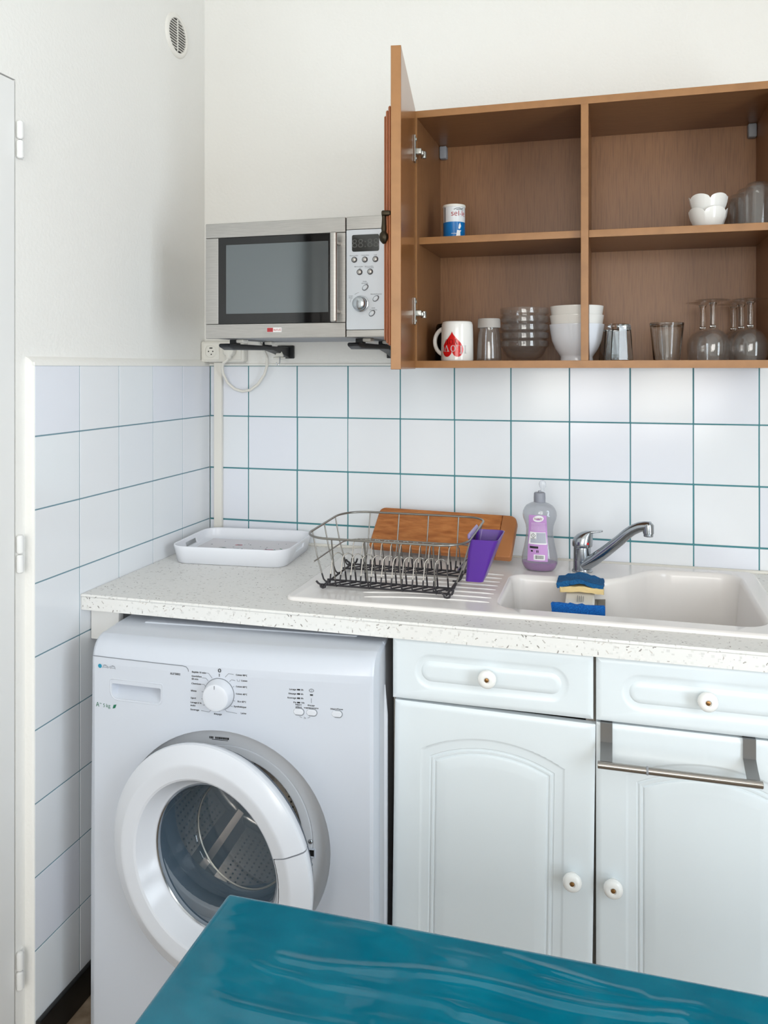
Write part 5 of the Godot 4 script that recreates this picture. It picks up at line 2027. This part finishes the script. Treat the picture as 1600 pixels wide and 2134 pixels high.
	put("scouring_pad", sponge(Vector3(1.063, 0.8765, 0.4085), Vector3(0.1080, 0.0560, 0.0125), 0.0016, 6), M.scour_bright, s2)
	put("foam", sponge(Vector3(1.063, 0.8665, 0.3945), Vector3(0.1040, 0.0420, 0.0125), 0.0008, 7), M.foam, s2)


# ---------------------------------------------------------------- things in the wall cabinet
const SHELF_LOW := 1.4167
const SHELF_TOP := 1.7113


func mug(called: String, label: String, at: Vector3, turn: float, m: Material, printed: bool) -> void:
	var t := thing(called, label, "mug", at, turn)
	var r := 0.0385
	var h := 0.0965
	var b := MB.new()   # upside down: the rim stands on the shelf
	b.lathe([Vector2(0, h), Vector2(0.032, h - 0.001), Vector2(0.0355, h - 0.003), Vector2(r - 0.0008, h - 0.010), Vector2(r, h - 0.03), Vector2(r + 0.0006, 0.03), Vector2(r + 0.0008, 0.003), Vector2(r - 0.0004, 0.0), Vector2(r - 0.0025, 0.0006), Vector2(r - 0.0035, 0.004), Vector2(r - 0.004, h - 0.012), Vector2(0.030, h - 0.006), Vector2(0, h - 0.006)], 48)
	put("cup", b, m, t, true)
	b = MB.new()
	var path := []
	for i in 15:
		var a := lerpf(-1.25, 1.45, i / 14.0)
		path.append(Vector3(-r + 0.004 - 0.029 * cos(a) + 0.006, 0.047 + 0.033 * sin(a), 0))
	b.tube(path, 0.0052, 12)
	put("handle", b, m, t, true)
	if not printed:
		return
	var wrap := func(x: float, y: float, off: float) -> Vector3:
		var rr := r + 0.0004 + off
		return Vector3(rr * sin(x / rr), y, rr * cos(x / rr))
	var heart := PackedVector2Array()   # point upwards: the mug stands on its head
	for i in 60:
		var a := TAU * i / 60
		heart.append(Vector2(0.00174 * 16.0 * pow(sin(a), 3), 0.0345 - 0.00212 * (13.0 * cos(a) - 5.0 * cos(2 * a) - 2.0 * cos(3 * a) - cos(4 * a))))
	b = MB.new()
	b.plate(heart, [], 0.004, func(q: Vector2) -> Vector3: return wrap.call(q.x, q.y, 0.0009), Vector3.BACK)
	var hp := put("heart", b, M.red, t, true)
	b = MB.new()
	txt(b, "ILove", 0.0275, func(q: Vector3) -> Vector3: return wrap.call(0.001 - q.x, 0.0270 - q.y, 0.0013), 0, true, 0.0001)
	put("lettering", b, M.white_print, hp, true)
	b = MB.new()
	txt(b, "YOU", 0.0165, func(q: Vector3) -> Vector3: return wrap.call(-0.003 - q.x, 0.0450 - q.y, 0.0013), 0, true, 0.0001)
	put("lettering", b, M.dark_red, hp, true)


func tumbler_shape(rb: float, rt: float, h: float, facets: int, thick := 0.012, shoulder := 0.003) -> MB:
	var b := MB.new()
	b.lathe([Vector2(0, h), Vector2(rt - shoulder, h), Vector2(rt - shoulder * 0.3, h - shoulder * 0.3), Vector2(rt, h - shoulder), Vector2(rb, 0.0015), Vector2(rb - 0.0010, 0.0), Vector2(rb - 0.0022, 0.0015), Vector2(rt - 0.0035, h - thick), Vector2(rt - 0.008, h - thick - 0.003), Vector2(0, h - thick - 0.0035)], facets)
	return b


func cabinet_things() -> void:
	# salt tin on the left-hand shelf
	var t := thing("salt_tin", "white and blue tin with red lettering on the left shelf", "tin", Vector3(0.761, SHELF_TOP, 0.20))
	var b := MB.new()
	var r := 0.0265
	b.lathe([Vector2(0, 0.0), Vector2(r, 0.0), Vector2(r + 0.0006, 0.001), Vector2(r, 0.002), Vector2(r, 0.0405), Vector2(0, 0.0405)], 40)
	put("blue_sleeve", b, M.tin_blue, t, true)
	b = MB.new()
	b.lathe([Vector2(0, 0.0405), Vector2(r, 0.0405), Vector2(r, 0.078), Vector2(0, 0.078)], 40)
	put("tin", b, M.tin_white, t, true)
	b = MB.new()
	b.lathe([Vector2(0, 0.0775), Vector2(r + 0.0012, 0.0775), Vector2(r + 0.0014, 0.0805), Vector2(r + 0.0006, 0.083), Vector2(r - 0.003, 0.0838), Vector2(0, 0.0825)], 40)
	put("lid", b, M.cream_plastic, t, true)
	var cyl := func(x: float, y: float, off: float) -> Vector3:
		var rr := r + off
		return Vector3(rr * sin(x / r), y, rr * cos(x / r))
	b = MB.new()
	txt(b, "sel-le", 0.0165, func(q: Vector3) -> Vector3: return cyl.call(0.0165 + q.x, 0.0605 + q.y, 0.0004), 0, false, 0.0001)
	put("red_print", b, M.red, t, true)
	b = MB.new()
	b.sheet(3, 1, func(u: float, v: float) -> Vector3: return cyl.call(-0.0220 + 0.0030 * u, lerpf(0.0410, 0.0760, v), 0.0003), Vector3.BACK)
	for q in [[[0.004, 0.0695], [0.010, 0.0725], [0.018, 0.0735], [0.026, 0.0715], [0.030, 0.0750]], [[0.010, 0.0690], [0.020, 0.0705], [0.028, 0.0690]]]:
		var l := []
		for w in q:
			l.append(Vector2(w[0], w[1]))
		b.plate(band(l, 0.0012), [], 0.003, func(w: Vector2) -> Vector3: return cyl.call(w.x, w.y, 0.0003), Vector3(0.4, 0, 1))
	put("black_print", b, M.ink, t, true)
	b = MB.new()
	for q in [PackedVector2Array([Vector2(0.0150, 0.0240), Vector2(0.0190, 0.0225), Vector2(0.0225, 0.0300), Vector2(0.0195, 0.0385), Vector2(0.0165, 0.0330)]), PackedVector2Array([Vector2(0.0090, 0.0025), Vector2(0.0210, 0.0025), Vector2(0.0195, 0.0150), Vector2(0.0230, 0.0195), Vector2(0.0120, 0.0200)])]:
		b.plate(q, [], 0.003, func(w: Vector2) -> Vector3: return cyl.call(w.x, w.y, 0.0004), Vector3(0.4, 0, 1))
	b.sheet(6, 1, func(u: float, v: float) -> Vector3: return cyl.call(-0.002 + 0.016 * u, lerpf(0.0115, 0.0124, v), 0.0004), Vector3.BACK)
	put("white_print", b, M.white_print, t, true)

	mug("heart_mug", "white mug with a red heart, standing upside down on the cabinet floor", Vector3(0.7695, SHELF_LOW, 0.205), deg_to_rad(-8.0), M.ceramic, true)
	mug("black_mug", "black mug upside down, half hidden behind the heart mug", Vector3(0.7330, SHELF_LOW, 0.100), deg_to_rad(-70.0), M.black_ceramic, false)

	# small jar with a grey lid
	t = thing("lidded_jar", "small clear jar with a grey lid, right of the heart mug", "jar", Vector3(0.8460, SHELF_LOW, 0.198))
	b = MB.new()
	b.lathe([Vector2(0, 0.0), Vector2(0.0285, 0.0), Vector2(0.0300, 0.002), Vector2(0.0298, 0.020), Vector2(0.0262, 0.066), Vector2(0.0240, 0.072), Vector2(0.0240, 0.080), Vector2(0.0225, 0.080), Vector2(0.0225, 0.072), Vector2(0.0245, 0.065), Vector2(0.0280, 0.020), Vector2(0.0280, 0.006), Vector2(0.0, 0.0055)], 36)
	put("glass", b, M.clear, t, true)
	b = MB.new()
	b.lathe([Vector2(0, 0.0795), Vector2(0.0270, 0.0795), Vector2(0.0274, 0.081), Vector2(0.0268, 0.099), Vector2(0.0250, 0.1015), Vector2(0, 0.1020)], 36)
	put("lid", b, mat("jar_lid", Color(0.66, 0.64, 0.62), 0.5), t, true)

	# five glass bowls in a stack
	var where := ["lowest", "second from the bottom", "middle one", "second from the top", "topmost"]
	var first: Node3D
	for i in 5:
		var at := Vector3(0.9265, SHELF_LOW + 0.0198 * i, 0.165)
		var label := "clear glass bowl, %s of the five stacked beside the white bowls" % where[i]
		if i == 0:
			t = thing("glass_bowl", label, "bowl", at, 0, "stacked glass bowls")
			b = MB.new()
			b.lathe([Vector2(0, 0.0), Vector2(0.024, 0.0), Vector2(0.030, 0.002), Vector2(0.043, 0.012), Vector2(0.0515, 0.026), Vector2(0.0540, 0.0315), Vector2(0.0575, 0.0335), Vector2(0.0582, 0.0350), Vector2(0.0582, 0.0465), Vector2(0.0570, 0.0480), Vector2(0.0555, 0.0465), Vector2(0.0550, 0.0350), Vector2(0.0510, 0.0325), Vector2(0.0485, 0.0265), Vector2(0.0405, 0.0140), Vector2(0.029, 0.0052), Vector2(0, 0.0045)], 48)
			put("bowl", b, M.clear, t, true)
			first = t
		else:
			dup(first, at, 0.3 * i, label, "glass_bowl")

	# three white footed bowls
	for i in 3:
		var at := Vector3(1.0500, SHELF_LOW + 0.0215 * i, 0.162)
		var label := "white ceramic footed bowl, %s of the stack behind the divider" % ["lowest", "middle one", "topmost"][i]
		var m: Material = [M.ceramic_white, M.ceramic, M.ceramic][i]
		t = thing("ceramic_bowl", label, "bowl", at, 0, "stacked white bowls")
		var k: float = [1.0, 0.985, 0.975][i]
		b = MB.new()
		b.lathe([Vector2(0, 0.004), Vector2(0.034, 0.004), Vector2(0.036, 0.0), Vector2(0.0385, 0.0), Vector2(0.0375, 0.009), Vector2(0.0400, 0.013), Vector2(0.0500, 0.028), Vector2(0.0580, 0.048), Vector2(0.0612, 0.066), Vector2(0.0640, 0.084), Vector2(0.0640, 0.0862), Vector2(0.0625, 0.0865), Vector2(0.0590, 0.066), Vector2(0.0555, 0.049), Vector2(0.0475, 0.030), Vector2(0.036, 0.0145), Vector2(0, 0.012)], 56, Transform3D(Basis().scaled(Vector3(k, 1, k)), Vector3.ZERO))
		put("bowl", b, m, t, true)

	# tumblers standing on their rims, lower shelf
	var tb := tumbler_shape(0.0318, 0.0265, 0.084, 10, 0.014, 0.006)
	for q in [[Vector3(1.1475, SHELF_LOW, 0.215), 0.3, 1.0, "faceted glass tumbler upside down just right of the divider"], [Vector3(1.1330, SHELF_LOW, 0.125), 0.9, 1.05, "faceted glass tumbler upside down, behind the one beside the divider"]]:
		t = thing("glass_tumbler", q[3], "glass", q[0], q[1], "tumblers upside down in the cabinet")
		b = MB.new()
		b.add(tb, Transform3D(Basis().scaled(Vector3.ONE * q[2]), Vector3.ZERO))
		put("tumbler", b, M.clear_solid, t, true, 25)
	t = thing("glass_tumbler", "straight glass tumbler upside down alone in the middle of the right compartment", "glass", Vector3(1.2515, SHELF_LOW, 0.195), 0, "tumblers upside down in the cabinet")
	put("tumbler", tumbler_shape(0.0290, 0.0375, 0.0860, 44, 0.007, 0.0015), M.clear_solid, t, true)

	# wine glasses standing on their rims
	var wg := [[Vector3(1.3475, SHELF_LOW, 0.215), "stemmed wine glass upside down, front left one of the group of five"], [Vector3(1.3340, SHELF_LOW, 0.137), "stemmed wine glass upside down, right behind the front left one"], [Vector3(1.4240, SHELF_LOW, 0.217), "stemmed wine glass upside down, front right one of the group of five"], [Vector3(1.4165, SHELF_LOW, 0.140), "stemmed wine glass upside down, right behind the front right one"], [Vector3(1.4100, SHELF_LOW, 0.063), "stemmed wine glass upside down, at the very back of the group of five"]]
	for i in 5:
		if i == 0:
			t = thing("wine_glass", wg[i][1], "glass", wg[i][0], 0, "wine glasses upside down")
			b = MB.new()
			b.lathe([Vector2(0.0062, 0.0725), Vector2(0.012, 0.0685), Vector2(0.0235, 0.0622), Vector2(0.0318, 0.0510), Vector2(0.0355, 0.0360), Vector2(0.0350, 0.020), Vector2(0.0322, 0.0008), Vector2(0.0314, 0.0), Vector2(0.0306, 0.0008), Vector2(0.0334, 0.020), Vector2(0.0339, 0.0358), Vector2(0.0303, 0.0500), Vector2(0.0225, 0.0605), Vector2(0.011, 0.0665), Vector2(0.0, 0.0680)], 40)
			put("bowl", b, M.clear, t, true)
			b = MB.new()
			b.lathe([Vector2(0, 0.1300), Vector2(0.0085, 0.1282), Vector2(0.0060, 0.1200), Vector2(0.0055, 0.080), Vector2(0.0064, 0.0755), Vector2(0.0078, 0.074), Vector2(0.0062, 0.0727), Vector2(0, 0.0700)], 24)
			put("stem", b, M.clear_solid, t, true)
			b = MB.new()
			b.lathe([Vector2(0, 0.1352), Vector2(0.0360, 0.1345), Vector2(0.0375, 0.1337), Vector2(0.0360, 0.1328), Vector2(0.018, 0.1305), Vector2(0.0085, 0.1282)], 40)
			put("foot", b, M.clear, t, true)
			first = t
		else:
			dup(first, wg[i][0], 0.0, wg[i][1], "wine_glass")

	# two petal-rimmed bowls, one in the other
	for i in 2:
		t = thing("petal_bowl", ["white petal-rimmed bowl, the lower of two nested on the right shelf", "white petal-rimmed bowl nested in the lower one on the right shelf"][i], "bowl", Vector3(1.3410, SHELF_TOP + 0.0295 * i, 0.185), [0.03, 0.314][i], "nested petal bowls")
		b = MB.new()
		var rings := []
		for k in [[0.0, 0.0, 0.0], [0.020, 0.0, 0.0], [0.026, 0.002, 0.0], [0.033, 0.012, 0.1], [0.0385, 0.026, 0.45], [0.0410, 0.038, 0.85], [0.0418, 0.0435, 1.0], [0.0410, 0.0440, 1.0], [0.0396, 0.038, 0.85], [0.0368, 0.0265, 0.45], [0.0315, 0.014, 0.1], [0.024, 0.0055, 0.0], [0.0, 0.005, 0.0]]:
			if k[0] == 0.0:
				continue
			var ring := PackedVector3Array()
			for j in 80:
				var a := TAU * j / 80
				var pet := absf(cos(2.5 * a))   # five petals
				var hh: float = k[1] + k[2] * (0.0115 * sqrt(pet) - 0.0075)
				ring.append(Vector3(k[0] * cos(a), hh, k[0] * sin(a)))
			rings.append(ring)
		b.loft(rings)
		put("bowl", b, M.ceramic, t, true, 40)

	# tumblers upside down on the right shelf, one behind the other
	var up := ["front one", "second from the front", "third from the front", "rearmost one"]
	for i in 4:
		var at: Vector3 = [Vector3(1.4385, SHELF_TOP, 0.228), Vector3(1.4290, SHELF_TOP, 0.167), Vector3(1.4205, SHELF_TOP, 0.105), Vector3(1.4120, SHELF_TOP, 0.044)][i]
		var label := "round-shouldered glass upside down on the right shelf, %s of four" % up[i]
		if i == 0:
			t = thing("glass_tumbler", label, "glass", at, 0, "tumblers in a row on the right shelf")
			b = MB.new()
			b.lathe([Vector2(0, 0.093), Vector2(0.016, 0.093), Vector2(0.0225, 0.0905), Vector2(0.0265, 0.0850), Vector2(0.0280, 0.078), Vector2(0.0285, 0.0012), Vector2(0.0275, 0.0), Vector2(0.0262, 0.0012), Vector2(0.0255, 0.076), Vector2(0.0215, 0.0830), Vector2(0, 0.0845)], 14)
			put("tumbler", b, M.clear, t, true, 35)
			first = t
		else:
			dup(first, at, 0.2 * i, label, "glass_tumbler")


# ---------------------------------------------------------------- small things on the walls
func small_wall_things() -> void:
	# round air vent high on the left wall; local x along the wall's z
	var t := thing("air_vent", "round white louvred air vent high on the left wall", "vent", Vector3(-0.02, 2.311, 0.156), PI / 2)
	var zx := Transform3D(Basis(Vector3.RIGHT, PI / 2), Vector3.ZERO)
	var b := MB.new()
	b.lathe([Vector2(0.0455, -0.004), Vector2(0.0455, 0.004), Vector2(0.0475, 0.0062), Vector2(0.053, 0.0065), Vector2(0.0585, 0.0035), Vector2(0.060, 0.0002), Vector2(0.060, -0.004)], 56, zx)
	b.lathe([Vector2(0.0455, -0.004), Vector2(0.060, -0.004), Vector2(0.060, -0.0045), Vector2(0.0455, -0.0045)], 56, zx)
	put("rim", b, M.louvre, t, true)
	b = MB.new()
	b.lathe([Vector2(0, 0.0003), Vector2(0.0456, 0.0003), Vector2(0.0456, 0.0007), Vector2(0, 0.0007)], 40, zx)
	put("duct", b, M.duct, t, true)
	for i in 13:
		var y := 0.0074 * (i - 6)
		var hw := sqrt(maxf(0.0, 0.0458 * 0.0458 - y * y))
		if hw < 0.012:
			continue
		b = MB.new()
		b.box(Vector3(0, y, 0.0030), Vector3(hw * 2, 0.0024, 0.0042), 0.0006, Basis(Vector3.RIGHT, -0.1))
		put("slat", b, M.louvre, t, true)
	b = MB.new()
	b.box(Vector3(0, 0, 0.0034), Vector3(0.0026, 0.089, 0.0040), 0.0006)
	put("bar", b, M.louvre, t, true)

	# double socket with its trunking
	t = thing("wall_socket", "white surface-mounted socket box with a round earthed outlet, in the corner under the microwave", "socket", Vector3(0.052, 1.4155, 0.0))
	b = MB.new()
	b.ab(Vector3(-0.0180, 1.4155, -0.0048), Vector3(0.1190, 1.4770, 0.0240), 0.005)
	put("box", b, M.cream_plastic, t)
	for x in [0.0170, 0.0850]:
		b = MB.new()
		b.box(Vector3(x, 1.4470, 0.0250), Vector3(0.0520, 0.0500, 0.0060), 0.0025)
		put("plate", b, M.cream_plastic, t)
	b = MB.new()
	var o := Vector3(0.0170, 1.4470, 0.0278)
	var ox := Transform3D(Basis(Vector3.RIGHT, PI / 2), o)
	b.lathe([Vector2(0.0165, 0.0), Vector2(0.0185, 0.0), Vector2(0.0182, 0.0016), Vector2(0.0170, 0.0018)], 36, ox)
	b.lathe([Vector2(0, 0.0001), Vector2(0.0170, 0.0001), Vector2(0.0170, 0.0005), Vector2(0, 0.0005)], 36, ox)
	var ol := put("outlet", b, M.cream_plastic, t)
	b = MB.new()
	for q in [[-0.0068, 0.0, 0.0019], [0.0068, 0.0, 0.0019], [0.002, -0.0085, 0.0019]]:
		b.cyl(o + Vector3(q[0], q[1], 0.0006), q[2], 0.0008, 12, 0.0, Basis(Vector3.RIGHT, PI / 2))
	b.box(o + Vector3(0.001, 0.0095, 0.0007), Vector3(0.0095, 0.0030, 0.0008))
	put("pin_hole", b, M.hole, ol)
	t = thing("cable_trunking", "narrow white cable trunking running down the tiles from the socket to the worktop", "trunking", Vector3(0.031, 0.90, 0.006))
	b = MB.new()
	b.ab(Vector3(0.0185, 0.9005, 0.0006), Vector3(0.0435, 1.4150, 0.0130), 0.0016)
	b.ab(Vector3(0.0200, 0.9008, 0.0128), Vector3(0.0420, 1.4148, 0.0138), 0.0004)
	put("trunking", b, M.cream_plastic, t)

	# plug and lead of the microwave
	t = thing("power_cord", "white power lead with its plug, looping below the microwave from the socket to the bracket", "cord", Vector3(0.12, 1.36, 0.03))
	b = MB.new()
	b.cyl(Vector3(0.0820, 1.4480, 0.0400), 0.0170, 0.0230, 24, 0.004, Basis(Vector3.RIGHT, PI / 2))
	b.box(Vector3(0.0820, 1.4360, 0.0450), Vector3(0.016, 0.024, 0.014), 0.004)
	put("plug", b, M.cream_plastic, t)
	b = MB.new()
	var ctl := [Vector3(0.0820, 1.4280, 0.0455), Vector3(0.0760, 1.4200, 0.0460), Vector3(0.0640, 1.4130, 0.0440), Vector3(0.0600, 1.4000, 0.0400), Vector3(0.0590, 1.3830, 0.0340), Vector3(0.0690, 1.3570, 0.0260), Vector3(0.0880, 1.3390, 0.0190), Vector3(0.1100, 1.3320, 0.0150), Vector3(0.1340, 1.3360, 0.0140), Vector3(0.1580, 1.3520, 0.0150), Vector3(0.1800, 1.3800, 0.0180), Vector3(0.1900, 1.4060, 0.0220), Vector3(0.1920, 1.4300, 0.0260), Vector3(0.1900, 1.4500, 0.0450), Vector3(0.1900, 1.4750, 0.0780)]
	var cv := Curve3D.new()
	for i in ctl.size():
		var tg: Vector3 = (ctl[mini(i + 1, ctl.size() - 1)] - ctl[maxi(i - 1, 0)]) / 6.0
		cv.add_point(ctl[i], -tg, tg)
	var pts := []
	for i in 81:
		pts.append(cv.sample_baked(cv.get_baked_length() * i / 80.0))
	b.tube(pts, 0.0040, 10)
	put("lead", b, M.cream_plastic, t)

	# stick-on hook below the bracket
	t = thing("wall_hook", "small white stick-on hook with a metal crook stuck below the left bracket arm", "hook", Vector3(0.2460, 1.426, 0.0655))
	var hs := Transform3D(Basis(), Vector3(0.0190, 0.0010, 0.0590))
	b = MB.new()
	b.prism(fillet(PackedVector2Array([Vector2(0.2130, 1.4290), Vector2(0.2410, 1.4290), Vector2(0.2310, 1.4470), Vector2(0.2230, 1.4470)]), [0.003, 0.003, 0.003, 0.003], 3), 0.0042, 0.0100, Transform3D(), 0.0015)
	b.prism(fillet(PackedVector2Array([Vector2(0.2100, 1.4235), Vector2(0.2440, 1.4235), Vector2(0.2440, 1.4285), Vector2(0.2100, 1.4285)]), [0.002, 0.002, 0.001, 0.001], 3), 0.0042, 0.0110, Transform3D(), 0.0012)
	put("backing", b.move(hs), M.cream_plastic, t)
	b = MB.new()
	b.tube([Vector3(0.2310, 1.4300, 0.0125), Vector3(0.2310, 1.4130, 0.0140), Vector3(0.2295, 1.4080, 0.0150), Vector3(0.2265, 1.4060, 0.0155), Vector3(0.2235, 1.4080, 0.0160), Vector3(0.2220, 1.4135, 0.0165)], 0.0014, 8)
	put("crook", b.move(hs), M.chrome, t)
